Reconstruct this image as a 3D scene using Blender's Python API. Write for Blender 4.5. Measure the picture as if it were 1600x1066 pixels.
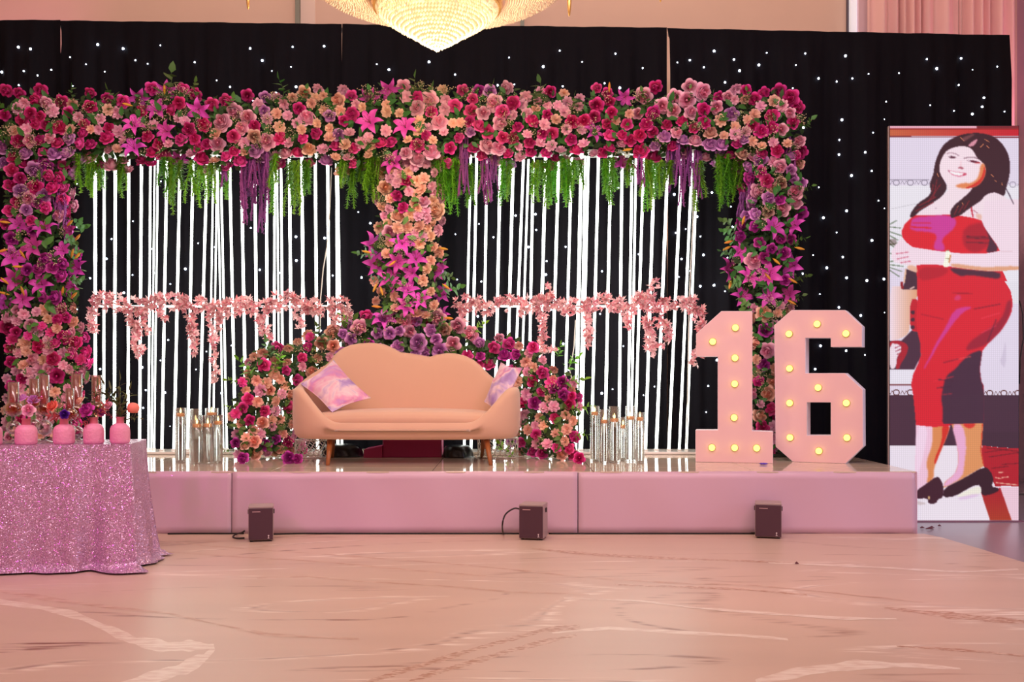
import bpy, math, random
import numpy as np
from mathutils import Vector, Matrix, Quaternion
random.seed(11); np.random.seed(11)
for o in list(bpy.data.objects): bpy.data.objects.remove(o)
scn = bpy.context.scene
COL = scn.collection
PI = math.pi
# ---------------------------------------------------------------- camera
F, H, HY, CX = 1555.0, 1.15, 590.0, 800.0
cam = bpy.data.cameras.new('camera'); camo = bpy.data.objects.new('camera', cam); COL.objects.link(camo)
camo.location = (0, 0, H); camo.rotation_euler = (PI/2, 0, 0)
cam.sensor_width = 36.0; cam.lens = F*36.0/1600; cam.shift_y = (HY-533.0)/1600; cam.clip_end = 100
scn.camera = camo
def P(px, py, Y): return Vector(((px-CX)*Y/F, Y, H-(py-HY)*Y/F))
def G(px, py, z=0.0):
    Y = F*(H-z)/(py-HY); return Vector(((px-CX)*Y/F, Y, z))
# ---------------------------------------------------------------- light
scn.view_settings.view_transform = 'Standard'; scn.view_settings.look = 'None'
scn.view_settings.exposure = 0.0; scn.view_settings.gamma = 1.0; scn.view_settings.use_curve_mapping = False
w = bpy.data.worlds.new('world'); scn.world = w; w.use_nodes = True
w.node_tree.nodes['Background'].inputs[0].default_value = (1.0, .62, .55, 1)
w.node_tree.nodes['Background'].inputs[1].default_value = 0.24
def area(name, loc, target, sx, sy, power, col):
    l = bpy.data.lights.new(name, 'AREA'); l.shape = 'RECTANGLE'; l.size = sx; l.size_y = sy; l.energy = power; l.color = col
    o = bpy.data.objects.new(name, l); COL.objects.link(o); o.location = loc
    o.rotation_euler = (Vector(target)-Vector(loc)).to_track_quat('-Z', 'Y').to_euler(); return o
def spot(name, loc, target, power, col, ang, blend=.6, rad=.1):
    l = bpy.data.lights.new(name, 'SPOT'); l.energy = power; l.color = col; l.spot_size = ang; l.spot_blend = blend; l.shadow_soft_size = rad
    o = bpy.data.objects.new(name, l); COL.objects.link(o); o.location = loc
    o.rotation_euler = (Vector(target)-Vector(loc)).to_track_quat('-Z', 'Y').to_euler(); return o
area('ceiling_panel_light', (0, 3.6, 5.6), (0, 6.0, 0), 9, 4, 105, (1, .70, .57))
area('hall_light_behind_camera', (0, -3.5, 3.6), (0, 8, 1.4), 8, 3.0, 95, (1, .70, .60))
area('wall_washer_light', (0, 10.35, 2.6), (0, 11.2, 5.2), 11, .25, 95, (1, .68, .55))
area('added_stage_fill', (0, 3.2, 5.2), (0, 8.8, 1.9), 7, .8, 165, (1, .76, .80))  # fill without a fixture, added to brighten the flowers on the arch
spot('magenta_stage_spot', (-4.5, 1.0, 4.2), (-1.9, 7.3, .25), 170, (1, .12, .75), .50, .9)
spot('pink_stage_spot', (3.2, 1.5, 4.2), (1.4, 7.3, .25), 180, (1, .25, .55), .75, .9)
spot('pink_table_spot', (-5.0, 2.5, 3.6), (-3.0, 5.8, .5), 110, (1, .12, .75), .55, .9)
spot('magenta_wall_spot', (-5.5, 10.35, 3.4), (-5.6, 11.2, 5.0), 60, (1, .2, .6), 1.2, .9)
spot('pink_wall_spot', (5.6, 10.1, 3.2), (5.2, 10.9, 5.0), 50, (1, .25, .55), 1.3, .9)
area('window_light_right', (6.2, 5.6, 2.2), (3.2, 5.8, 0), 2.6, 2.4, 60, (.62, .70, 1.0))
# ---------------------------------------------------------------- materials
def lin(c):
    return tuple(((x/255.)/12.92 if x/255. <= .04045 else ((x/255.+.055)/1.055)**2.4) for x in c)
MATS = {}
def mat(name, col, rough=.6, metal=0., emit=None, es=0., var=0., coat=0., trans=0., sheen=0., spec=.5, noise=0., nscale=20., bump=0.):
    if name in MATS: return MATS[name]
    m = bpy.data.materials.new(name); m.use_nodes = True; MATS[name] = m
    nt = m.node_tree; b = nt.nodes['Principled BSDF']; L = nt.links
    c = lin(col) + (1,)
    b.inputs['Base Color'].default_value = c; b.inputs['Roughness'].default_value = rough; b.inputs['Metallic'].default_value = metal
    b.inputs['Specular IOR Level'].default_value = spec; b.inputs['Coat Weight'].default_value = coat
    b.inputs['Transmission Weight'].default_value = trans; b.inputs['Sheen Weight'].default_value = sheen
    if emit: b.inputs['Emission Color'].default_value = lin(emit)+(1,); b.inputs['Emission Strength'].default_value = es
    src = None
    if noise or bump:
        tc = nt.nodes.new('ShaderNodeTexCoord'); n = nt.nodes.new('ShaderNodeTexNoise'); n.inputs['Scale'].default_value = nscale
        n.inputs['Detail'].default_value = 5; L.new(tc.outputs['Object'], n.inputs['Vector'])
        if noise:
            h = nt.nodes.new('ShaderNodeHueSaturation'); h.inputs['Color'].default_value = c
            mr = nt.nodes.new('ShaderNodeMapRange'); mr.inputs[3].default_value = 1-noise; mr.inputs[4].default_value = 1+noise
            L.new(n.outputs[0], mr.inputs[0]); L.new(mr.outputs[0], h.inputs['Value']); src = h.outputs[0]
        if bump:
            bp = nt.nodes.new('ShaderNodeBump'); bp.inputs['Strength'].default_value = bump; bp.inputs['Distance'].default_value = .01
            L.new(n.outputs[0], bp.inputs['Height']); L.new(bp.outputs[0], b.inputs['Normal'])
    if var:
        oi = nt.nodes.new('ShaderNodeObjectInfo'); h = nt.nodes.new('ShaderNodeHueSaturation')
        h.inputs['Color'].default_value = c
        if src: L.new(src, h.inputs['Color'])
        mr = nt.nodes.new('ShaderNodeMapRange'); mr.inputs[3].default_value = 1-var; mr.inputs[4].default_value = 1+var
        L.new(oi.outputs['Random'], mr.inputs[0]); L.new(mr.outputs[0], h.inputs['Value'])
        m2 = nt.nodes.new('ShaderNodeMath'); m2.operation = 'MULTIPLY_ADD'; m2.inputs[1].default_value = 7.31; m2.inputs[2].default_value = 0
        fr = nt.nodes.new('ShaderNodeMath'); fr.operation = 'FRACT'
        L.new(oi.outputs['Random'], m2.inputs[0]); L.new(m2.outputs[0], fr.inputs[0])
        mh = nt.nodes.new('ShaderNodeMapRange'); mh.inputs[3].default_value = .5-var*.09; mh.inputs[4].default_value = .5+var*.09
        L.new(fr.outputs[0], mh.inputs[0]); L.new(mh.outputs[0], h.inputs['Hue']); src = h.outputs[0]
    if src: L.new(src, b.inputs['Base Color'])
    return m
def emis(name, col, s):
    m = bpy.data.materials.new(name); m.use_nodes = True; nt = m.node_tree; nt.nodes.clear()
    e = nt.nodes.new('ShaderNodeEmission'); e.inputs[0].default_value = lin(col)+(1,); e.inputs[1].default_value = s
    o = nt.nodes.new('ShaderNodeOutputMaterial'); nt.links.new(e.outputs[0], o.inputs[0]); MATS[name] = m; return m
# ---------------------------------------------------------------- mesh helpers
class MB:
    def __init__(s): s.v = []; s.f = []; s.m = []; s.mi = 0
    def add(s, vs, fs):
        n = len(s.v); s.v += [tuple(v) for v in vs]
        for f in fs: s.f.append(tuple(i+n for i in f)); s.m.append(s.mi)
    def box(s, c, d, M=None):
        x, y, z = d[0]/2, d[1]/2, d[2]/2
        vs = [Vector((a*x, b*y, e*z)) for a in (-1, 1) for b in (-1, 1) for e in (-1, 1)]
        if M: vs = [M @ v for v in vs]
        vs = [v+Vector(c) for v in vs]
        s.add(vs, [(0, 1, 3, 2), (4, 6, 7, 5), (0, 4, 5, 1), (2, 3, 7, 6), (0, 2, 6, 4), (1, 5, 7, 3)])
    def tube(s, pts, r, n=6, cap=True):
        pts = [Vector(p) for p in pts]; N = len(pts)
        rs = r if isinstance(r, (list, tuple)) else [r]*N
        rings = []; up = Vector((0, 0, 1))
        for i, p in enumerate(pts):
            t = (pts[min(i+1, N-1)]-pts[max(i-1, 0)])
            if t.length < 1e-9: t = Vector((0, 0, 1))
            t.normalize(); a = up if abs(t.dot(up)) < .95 else Vector((0, 1, 0))
            x = t.cross(a).normalized(); y = t.cross(x)
            rings.append([p+(x*math.cos(2*PI*k/n)+y*math.sin(2*PI*k/n))*rs[i] for k in range(n)])
        vs = [v for R in rings for v in R]; fs = []
        for i in range(N-1):
            for k in range(n): fs.append((i*n+k, i*n+(k+1) % n, (i+1)*n+(k+1) % n, (i+1)*n+k))
        if cap: fs.append(tuple(range(n-1, -1, -1))); fs.append(tuple((N-1)*n+k for k in range(n)))
        s.add(vs, fs)
    def lathe(s, prof, c=(0, 0, 0), n=24, wob=None):
        c = Vector(c); vs = []; fs = []; N = len(prof)
        for i, (r, z) in enumerate(prof):
            for k in range(n):
                a = 2*PI*k/n; rr = max(r, 1e-4)*(wob(a, z) if wob else 1)
                vs.append(c+Vector((rr*math.cos(a), rr*math.sin(a), z)))
        for i in range(N-1):
            for k in range(n): fs.append((i*n+k, i*n+(k+1) % n, (i+1)*n+(k+1) % n, (i+1)*n+k))
        s.add(vs, fs)
    def ball(s, c, r, n=8, m=5, sc=(1, 1, 1)):
        c = Vector(c); vs = []; fs = []
        for i in range(m+1):
            t = PI*i/m
            for k in range(n):
                a = 2*PI*k/n; vs.append(c+Vector((r*sc[0]*math.sin(t)*math.cos(a), r*sc[1]*math.sin(t)*math.sin(a), r*sc[2]*math.cos(t))))
        for i in range(m):
            for k in range(n): fs.append((i*n+k, (i+1)*n+k, (i+1)*n+(k+1) % n, i*n+(k+1) % n))
        s.add(vs, fs)
    def octa(s, c, r, h=None):
        x, y, z = c; h = h or r
        s.add([(x-r, y, z), (x, y-r, z), (x+r, y, z), (x, y+r, z), (x, y, z+h), (x, y, z-h)],
              [(0, 1, 4), (1, 2, 4), (2, 3, 4), (3, 0, 4), (1, 0, 5), (2, 1, 5), (3, 2, 5), (0, 3, 5)])
    def grid(s, fn, nu, nv):
        vs = [fn(i/nu, j/nv) for i in range(nu+1) for j in range(nv+1)]; w_ = nv+1
        s.add(vs, [(i*w_+j, (i+1)*w_+j, (i+1)*w_+j+1, i*w_+j+1) for i in range(nu) for j in range(nv)])
    def mesh(s, name, mats, smooth=True):
        me = bpy.data.meshes.new(name); me.from_pydata(s.v, [], s.f); 
        for m in (mats if isinstance(mats, (list, tuple)) else [mats]): me.materials.append(m)
        me.polygons.foreach_set('material_index', s.m)
        me.polygons.foreach_set('use_smooth', [smooth]*len(s.f)); me.update(); return me
    def obj(s, name, mats, parent=None, smooth=True, **kw):
        return put(name, s.mesh(name, mats, smooth), parent, **kw)
def put(name, me, parent=None, loc=None, rot=None, sc=None, label=None, cat=None, group=None, kind=None):
    o = bpy.data.objects.new(name, me); COL.objects.link(o)
    off = Vector((0, 0, 0))
    if parent is not None:
        o.parent = parent; p = parent
        while p is not None: off += p.location; p = p.parent
    o.location = (Vector(loc) if loc is not None else Vector((0, 0, 0))) - off
    if rot is not None: o.rotation_mode = 'QUATERNION'; o.rotation_quaternion = rot
    if sc is not None: o.scale = (sc, sc, sc) if not isinstance(sc, (tuple, list)) else sc
    tag(o, label, cat, group, kind); return o
def tag(o, label=None, cat=None, group=None, kind=None):
    if label: o['label'] = label
    if cat: o['category'] = cat
    if group: o['group'] = group
    if kind: o['kind'] = kind
def thing(name, label, cat, loc=(0, 0, 0), group=None):
    o = bpy.data.objects.new(name, None); COL.objects.link(o); o.location = loc; o.empty_display_size = .05
    tag(o, label, cat, group); return o
def bevel(o, w_, seg=2):
    m = o.modifiers.new('b', 'BEVEL'); m.width = w_; m.segments = seg; m.limit_method = 'ANGLE'; return o
def aim(d, roll=None):
    q = Vector(d).normalized().to_track_quat('Z', 'Y')
    return q @ Quaternion((0, 0, 1), random.uniform(0, 2*PI) if roll is None else roll)
#@@STRUCT
# ---------------------------------------------------------------- setting
def marble(name, base, dark, pale, rough):
    m = bpy.data.materials.new(name); m.use_nodes = True; nt = m.node_tree; L = nt.links; N = nt.nodes.new
    b = nt.nodes['Principled BSDF']; tc = N('ShaderNodeTexCoord')
    def mapn(sx, sy, rz, off=0):
        mp = N('ShaderNodeMapping'); mp.inputs['Scale'].default_value = (sx, sy, 1); mp.inputs['Rotation'].default_value = (0, 0, rz)
        mp.inputs['Location'].default_value = (off, off*.7, off); L.new(tc.outputs['Object'], mp.inputs[0]); return mp
    def noise(mp, sc, det, dist=0.):
        n = N('ShaderNodeTexNoise'); n.inputs['Scale'].default_value = sc; n.inputs['Detail'].default_value = det
        n.inputs['Distortion'].default_value = dist; L.new(mp.outputs[0], n.inputs['Vector']); return n
    def math_(op, a, b_=None, c=None):
        k = N('ShaderNodeMath'); k.operation = op
        for i, q in enumerate((a, b_, c)):
            if q is None: continue
            if isinstance(q, (int, float)): k.inputs[i].default_value = q
            else: L.new(q, k.inputs[i])
        return k.outputs[0]
    n1 = noise(mapn(.16, .62, .18), 1.0, 2.2, .6)
    veins = math_('ABSOLUTE', math_('SUBTRACT', math_('FRACT', math_('MULTIPLY', n1.outputs[0], 13.0)), .5))
    r1 = N('ShaderNodeMapRange'); r1.inputs[1].default_value = .0; r1.inputs[2].default_value = .09; r1.inputs[3].default_value = 1; r1.inputs[4].default_value = 0; L.new(veins, r1.inputs[0])
    brk = noise(mapn(1.2, 9, .1), 3.0, 6); r2 = N('ShaderNodeMapRange'); r2.inputs[1].default_value = .46; r2.inputs[2].default_value = .60; L.new(brk.outputs[0], r2.inputs[0])
    patch = noise(mapn(.3, .7, .2, 3.), .9, 2); r3 = N('ShaderNodeMapRange'); r3.inputs[1].default_value = .48; r3.inputs[2].default_value = .62; L.new(patch.outputs[0], r3.inputs[0])
    vein = math_('MULTIPLY', math_('MULTIPLY', r1.outputs[0], r2.outputs[0]), math_('MULTIPLY_ADD', r3.outputs[0], .65, .45))
    r4 = N('ShaderNodeMapRange'); r4.inputs[1].default_value = .10; r4.inputs[2].default_value = .0; L.new(math_('ABSOLUTE', math_('SUBTRACT', math_('FRACT', math_('MULTIPLY', n1.outputs[0], 6.5)), .22)), r4.inputs[0])
    soft = noise(mapn(.3, 1.6, .12, 1.), 1.2, 4); rs = N('ShaderNodeMapRange'); rs.inputs[1].default_value = .3; rs.inputs[2].default_value = .7; L.new(soft.outputs[0], rs.inputs[0])
    def mix(f, a, c):
        k = N('ShaderNodeMix'); k.data_type = 'RGBA'
        if isinstance(f, (int, float)): k.inputs['Factor'].default_value = f
        else: L.new(f, k.inputs['Factor'])
        for s_, q in (('A', a), ('B', c)):
            s = [i for i in k.inputs if i.name == s_ and i.type == 'RGBA'][0]
            if isinstance(q, tuple): s.default_value = q
            else: L.new(q, s)
        return [o for o in k.outputs if o.type == 'RGBA'][0]
    B = lin(base)+(1,); D = lin(dark)+(1,); W = lin(pale)+(1,)
    c0 = mix(math_('MULTIPLY', rs.outputs[0], .55), B, tuple(x*.78 for x in B[:3])+(1,))
    c1 = mix(math_('MULTIPLY', r4.outputs[0], math_('MULTIPLY', r2.outputs[0], .9)), c0, W)
    c2 = mix(math_('MULTIPLY', vein, 1.0), c1, D)
    L.new(c2, b.inputs['Base Color']); b.inputs['Roughness'].default_value = rough
    b.inputs['Specular IOR Level'].default_value = .4
    return m
m_marble = marble('marble_print_vinyl', (212, 186, 168), (124, 74, 54), (246, 234, 220), .36)
mb = MB(); mb.box((0, 3.5, -.06), (18, 17, .12))
mb.obj('floor', mat('grey_hall_floor', (150, 140, 150), .28, noise=.12, nscale=1.5), kind='structure', smooth=False)
mb = MB(); pts = [(-7, -1.5), (3.55, -1.5), (3.30, 5.2), (3.17, 6.2), (3.13, 6.67), (3.08, 7.12), (3.02, 7.30), (-7, 7.30)]
n = len(pts); mb.add([(x, y, .004) for x, y in pts]+[(x, y, .0) for x, y in pts], [tuple(range(n))]+[(i, i+n, (i+1) % n+n, (i+1) % n) for i in range(n)])
mb.obj('dance_floor', m_marble, smooth=False, label='glossy cream marble print dance floor covering in front of the stage', cat='dance floor')
dfl = bpy.data.objects['dance_floor']
def veinmat(name, c, c2, sc, lo, hi):
    m = bpy.data.materials.new(name); m.use_nodes = True; nt = m.node_tree; L = nt.links; b = nt.nodes['Principled BSDF']
    tc = nt.nodes.new('ShaderNodeTexCoord'); mp = nt.nodes.new('ShaderNodeMapping'); mp.inputs['Scale'].default_value = (1.0, 3.0, 1); mp.inputs['Rotation'].default_value = (0, 0, .3)
    n = nt.nodes.new('ShaderNodeTexNoise'); n.inputs['Scale'].default_value = sc; n.inputs['Detail'].default_value = 7; r = nt.nodes.new('ShaderNodeValToRGB')
    L.new(tc.outputs['Object'], mp.inputs[0]); L.new(mp.outputs[0], n.inputs['Vector']); L.new(n.outputs[0], r.inputs[0]); e = r.color_ramp.elements
    e[0].position = lo; e[0].color = lin(c)+(1,); e[1].position = hi; e[1].color = lin(c2)+(1,); L.new(r.outputs[0], b.inputs['Base Color']); b.inputs['Roughness'].default_value = .36; b.inputs['Specular IOR Level'].default_value = .4; return m
mv_pale = veinmat('pale_vein_print', (232, 218, 204), (212, 188, 172), 12, .42, .66); mv_brown = veinmat('brown_vein_print', (176, 134, 110), (212, 186, 168), 26, .44, .56)
mv_thin = veinmat('thin_vein_print', (190, 154, 132), (211, 184, 166), 8, .40, .60)
for i, (pts, m_) in enumerate((
    ([(-20,938,8),(60,948,10),(120,962,13),(180,990,17),(215,1003,20),(262,1010,20),(300,1009,17),(334,1012,10)], mv_pale),
    ([(334,1012,6),(318,1028,18),(285,1046,26),(230,1062,20),(170,1075,12)], mv_pale),
    ([(540,1075,5),(600,1058,8),(660,1040,9),(720,1020,8),(790,1000,7),(850,985,8),(905,980,9)], mv_brown),
    ([(600,1085,5),(660,1058,8),(720,1040,9),(790,1018,8),(850,1003,8),(900,994,6)], mv_brown),
    ([(862,990,3),(950,982,5),(1050,987,6),(1150,992,6),(1230,1000,4)], mv_pale),
    ([(1180,1066,10),(1260,1048,18),(1340,1038,16),(1420,1040,9),(1500,1046,4)], mv_pale),
    ([(1380,950,3),(1430,955,7),(1490,962,12),(1540,968,10),(1620,974,7)], mv_brown),
    ([(1400,1009,2),(1460,1013,5),(1520,1018,5),(1600,1026,3)], mv_brown),
    ([(240,843,1.5),(330,854,2),(430,862,1.5),(560,870,2),(700,880,1.5),(830,893,2)], mv_thin),
    ([(260,862,2),(380,872,2),(500,878,2),(640,890,3),(760,900,2)], mv_thin),
    ([(400,904,2),(480,902,2),(560,908,2),(680,914,2),(800,926,3),(920,930,2)], mv_thin),
    ([(0,925,6),(90,938,8),(170,948,5),(260,958,4),(330,975,3),(420,992,6),(560,998,3)], mv_thin),
    ([(830,858,2),(930,866,6),(1040,872,4),(1180,878,3),(1300,884,2)], mv_brown),
    ([(800,890,2),(920,902,2),(1060,912,3),(1180,916,2),(1300,926,2),(1440,940,3)], mv_thin),
    ([(960,913,2),(1060,917,4),(1160,922,3),(1260,930,3)], mv_brown),
    ([(880,934,2),(1000,940,3),(1080,950,3),(1200,958,5),(1320,966,5),(1400,968,3)], mv_pale),
    ([(1200,880,2),(1300,884,3),(1400,888,3),(1500,893,3),(1590,890,2)], mv_pale))):
    mb = MB(); vs = []; fs = []; ft = []
    for (x0, y0, w0), (x1, y1, w1) in zip(pts, pts[1:]):
        for k in range(10): u = k/10; ft.append((x0+(x1-x0)*u, y0+(y1-y0)*u, w0+(w1-w0)*u))
    ft.append(pts[-1])
    for k, (x, y, wd) in enumerate(ft):
        hh = wd/2*(.85+.18*math.sin(k*.45+i)+.08*math.sin(k*1.1)); y += .8*math.sin(k*.16+i); z = .00420+.00003*i
        vs += [G(x, y-hh, z), G(x+2, y+hh, z)]
    fs = [(2*k, 2*k+1, 2*k+3, 2*k+2) for k in range(len(ft)-1)]; mb.add(vs, fs); mb.obj('marble_vein', m_, dfl, smooth=False)
m_wall = mat('painted_wall', (232, 205, 186), .7, noise=.04, nscale=2)
mb = MB(); mb.box((0, 11.3, 3), (18, .2, 6.2)); mb.obj('wall_back', m_wall, kind='structure', smooth=False)
mb = MB(); mb.box((-8.1, 4.5, 3), (.2, 15, 6.2)); mb.obj('wall_left', m_wall, kind='structure', smooth=False)
mb = MB(); mb.box((8.1, 4.5, 3), (.2, 15, 6.2)); mb.obj('wall_right', m_wall, kind='structure', smooth=False)
mb = MB(); mb.box((0, 4.5, 6.1), (18, 15, .2)); mb.obj('ceiling', mat('ceiling_paint', (240, 225, 210), .8), kind='structure', smooth=False)
def strip(x0, x1, name, m, t=.05, z0=0., z1=6.0):
    a = P(x0, 0, 11.2).x; b_ = P(x1, 0, 11.2).x
    mb = MB(); mb.box(((a+b_)/2, 11.2-t/2, (z0+z1)/2), (b_-a, t, z1-z0)); return mb.obj(name, m, kind='structure', smooth=False)
strip(463, 469.5, 'trim_1', mat('grey_green_metal', (150, 160, 150), .35, .6), .06)
strip(470, 493, 'trim_2', mat('pale_panel', (240, 222, 210), .6), .02)
strip(813, 819, 'trim_3', MATS['grey_green_metal'], .06)
strip(1322, 1325, 'trim_4', mat('dark_reveal', (90, 80, 90), .6), .03)
strip(1325, 1334, 'trim_5', mat('white_metal_painted_glow', (250, 255, 255), .4, .0, emit=(225, 240, 255), es=.35), .10)  # metal strip is no lamp; its brightness is put in as emission
strip(1335, 1361, 'trim_6', mat('pilaster_white', (244, 215, 225), .6), .14)
strip(1589, 1700, 'trim_7', mat('pilaster_lilac', (226, 196, 222), .6), .9)
# curtains at the upper right
m_cur = mat('pink_hall_curtain', (246, 204, 200), .75, sheen=.2)
ct = thing('hall_curtain', 'long pleated pink hall curtain hanging at the wall right of the black drape', 'curtain', P(1475, 590, 10.75))
xa, xb = P(1361, 0, 10.8).x, P(1589, 0, 10.8).x
for k, (u0, u1) in enumerate(((0, .2), (.2, .36), (.36, .62), (.62, .82), (.82, 1))):
    mb = MB(); ph = k*1.7
    def fn(u, v, u0=u0, u1=u1, ph=ph):
        x = xa+(xb-xa)*(u0+(u1-u0)*u)
        return Vector((x, 10.85+.05*math.sin(u*PI*2*(2+k % 2)+ph)+(.06 if u in (0, 1) else 0)-.07*math.sin(u*PI), .02+v*5.7))
    mb.grid(fn, 40, 4); mb.obj('curtain_panel', m_cur, ct)
mb = MB(); mb.tube([(xa-.05, 10.8, 5.76), (xb+.05, 10.8, 5.76)], .025, 8); mb.obj('curtain_rod', MATS['pilaster_white'], ct)
# ---------------------------------------------------------------- stage
SZ = .46; SY0, SY1 = 7.30, 9.62; XL, XR = -4.15, 2.97
stage = thing('stage', 'low stage wrapped in white sheeting with mirror gloss top under the floral arch', 'stage', (0, SY0, 0))
m_sheet = mat('white_vinyl_sheet', (214, 182, 200), .42, coat=.15, noise=.03, nscale=1.2, bump=.15)
def topmat():
    m = mat('glossy_beige_stage_top', (214, 198, 178), .06, spec=.32, coat=.0, noise=.06, nscale=3); m.node_tree.nodes['Principled BSDF'].inputs['Coat Roughness'].default_value = .03; return m
m_top = topmat()
mb = MB(); mb.box(((XL+XR)/2, (SY0+SY1)/2+.02, SZ/2-.01), (XR-XL-.03, SY1-SY0-.03, SZ-.03)); mb.obj('frame', mat('stage_black_frame', (30, 26, 28), .7), stage, smooth=False)
cuts = [XL, (362-800)/213., (903-800)/213., XR]
for i in range(3):
    mb = MB(); x0, x1 = cuts[i]+.003, cuts[i+1]-.003; ph = i*2.
    def fn(u, v, x0=x0, x1=x1, ph=ph):
        x = x0+(x1-x0)*u; return Vector((x, SY0-.006*math.sin(x*3+ph)*math.sin(v*PI)-.004*math.sin(x*11+v*3), .002+(SZ-.004+.004*math.sin(x*2.2+ph))*v))
    mb.grid(fn, 60, 8); o = mb.obj('front_panel', m_sheet, stage); o.modifiers.new('s', 'SOLIDIFY').thickness = .01
mb = MB(); mb.box((XR-.003, (SY0+SY1)/2, SZ/2), (.012, SY1-SY0, SZ-.006)); mb.obj('side_panel', m_sheet, stage, smooth=False)
ys = [SY0, 7.62, 8.5, SY1]; xs = [XL+(XR-XL)*k/6 for k in range(7)]
for j in range(3):
    for i in range(6):
        mb = MB(); x0, x1 = xs[i]+.0025, xs[i+1]-.0025; y0, y1 = ys[j]+.0025, ys[j+1]-.0025
        mb.box(((x0+x1)/2, (y0+y1)/2, SZ-.006+.002*math.sin(i*2+j)*0), (x1-x0, y1-y0, .012)); bevel(mb.obj('top_tile', m_top, stage, smooth=False), .0015, 1)
# ---------------------------------------------------------------- starlight drapes
m_drape = mat('black_velvet_drape', (21, 19, 25), .9, spec=.12)
m_led = emis('star_led_glow', (225, 238, 255), 12.0)
mb = MB(); mb.ball((0, 0, 0), 1, 8, 6); star_me = mb.mesh('star_light', m_led)
def Z(sc, ox, oy, pts): return [(x/sc+ox, y/sc+oy) for x, y in pts]
s4 = 3.9475; stars = []
stars += Z(s4, 0, 0, [(113,291),(188,302),(11,445),(147,438),(231,466),(316,433),(116,526),(295,568),(432,353),(530,397),(603,275),(759,300),(835,372),(911,393),(646,443),(450,530),(989,280),(1201,384),(970,543),(1336,496),(1417,537),(1543,299),(1560,623),(699,625)])
stars += Z(s4, 400, 0, [(226,289),(420,285),(39,373),(99,438),(216,412),(247,536),(124,574),(335,598),(745,396),(820,430),(1067,382),(1228,460),(893,522),(1490,526),(1319,602),(1561,355)])
stars += Z(s4, 800, 0, [(294,313),(638,331),(193,411),(433,382),(15,521),(313,532),(571,514),(665,542),(807,421),(1020,386),(1097,371),(1183,415),(1247,315),(1369,367),(1404,436),(1523,401),(1314,508),(1137,585),(1571,326)])
stars += Z(s4, 1200, 0, [(230,330),(382,325),(478,345),(172,401),(312,484),(424,503),(520,484),(620,456),(153,544),(185,650),(218,788),(456,739),(729,628),(718,737),(648,818),(440,863),(600,940),(438,954),(640,1055),(808,451),(878,573),(980,365),(1041,423),(1191,360),(1176,525),(1001,649),(1147,684),(1260,704),(1321,659),(1332,603),(1261,432),(1414,411),(1459,688)])
stars += Z(s4, 0, 250, [(474,147),(477,413),(48,422),(555,730),(688,488),(657,610),(820,378),(992,132),(817,710),(764,820),(1068,411),(1048,766),(1143,672),(1222,514),(1323,537),(933,549),(950,697),(1547,420),(46,916),(475,922),(460,833)])
stars += Z(s4, 400, 250, [(246,474),(423,482),(249,621),(342,682),(473,713),(141,697),(23,678),(631,321),(705,390),(713,695),(650,726),(400,1053),(1230,458),(1240,738),(1375,395),(1465,477),(1390,750),(1491,150),(1368,965)])
stars += Z(s4, 800, 250, [(22,343),(144,335),(149,432),(101,537),(214,624),(209,707),(331,536),(555,687),(655,172),(595,690),(543,950),(240,925),(782,582),(1001,213),(1071,426),(1012,450),(1046,611),(1100,685),(1029,722),(1142,148),(1142,350),(1233,201),(1350,288),(1162,472),(1182,586),(1360,413),(1330,603),(1246,773),(1314,810),(1161,779),(455,338)])
stars += Z(s4, 1200, 250, [(313,169),(515,96),(207,252),(342,357),(485,314),(682,251),(718,299),(423,447),(375,512),(278,587),(461,599),(363,666),(213,702),(485,727),(641,497),(610,744),(715,735),(388,795),(320,828),(437,910),(135,925),(572,960),(720,942)])
stars += Z(s4, 0, 500, [(50,148),(545,167),(617,303),(723,152),(876,293),(990,250),(1037,124),(1053,271),(1273,195),(1209,305),(1427,158),(1017,449),(1368,453),(899,433),(883,543),(684,461),(1047,656)])
stars += Z(s4, 400, 500, [(400,66),(360,118),(258,140)])
stars += Z(s4, 800, 500, [(316,148),(351,307),(620,428),(554,453),(687,162),(811,465),(879,411),(1210,408),(1198,569),(1264,248)])
stars += Z(s4, 1200, 500, [(324,160),(482,190),(598,216),(291,304)])
DY = 9.80
def dwave(x, k): return .045*math.sin(x*9.5+k)+.025*math.sin(x*23+k*2)+.012*math.sin(x*47)
drapes = [(-70, 94.4, 32, 31, 'leftmost black starlight drape, narrow part beyond the left arch column'),
          (95.6, 534, 32, 37.5, 'black starlight drape behind the left bay of glowing rods'),
          (535, 1042, 37.5, 43, 'black starlight drape behind the sofa and the right bay of glowing rods'),
          (1045.5, 1577, 44, 55, 'rightmost black starlight drape behind the number six and the screen')]
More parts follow.
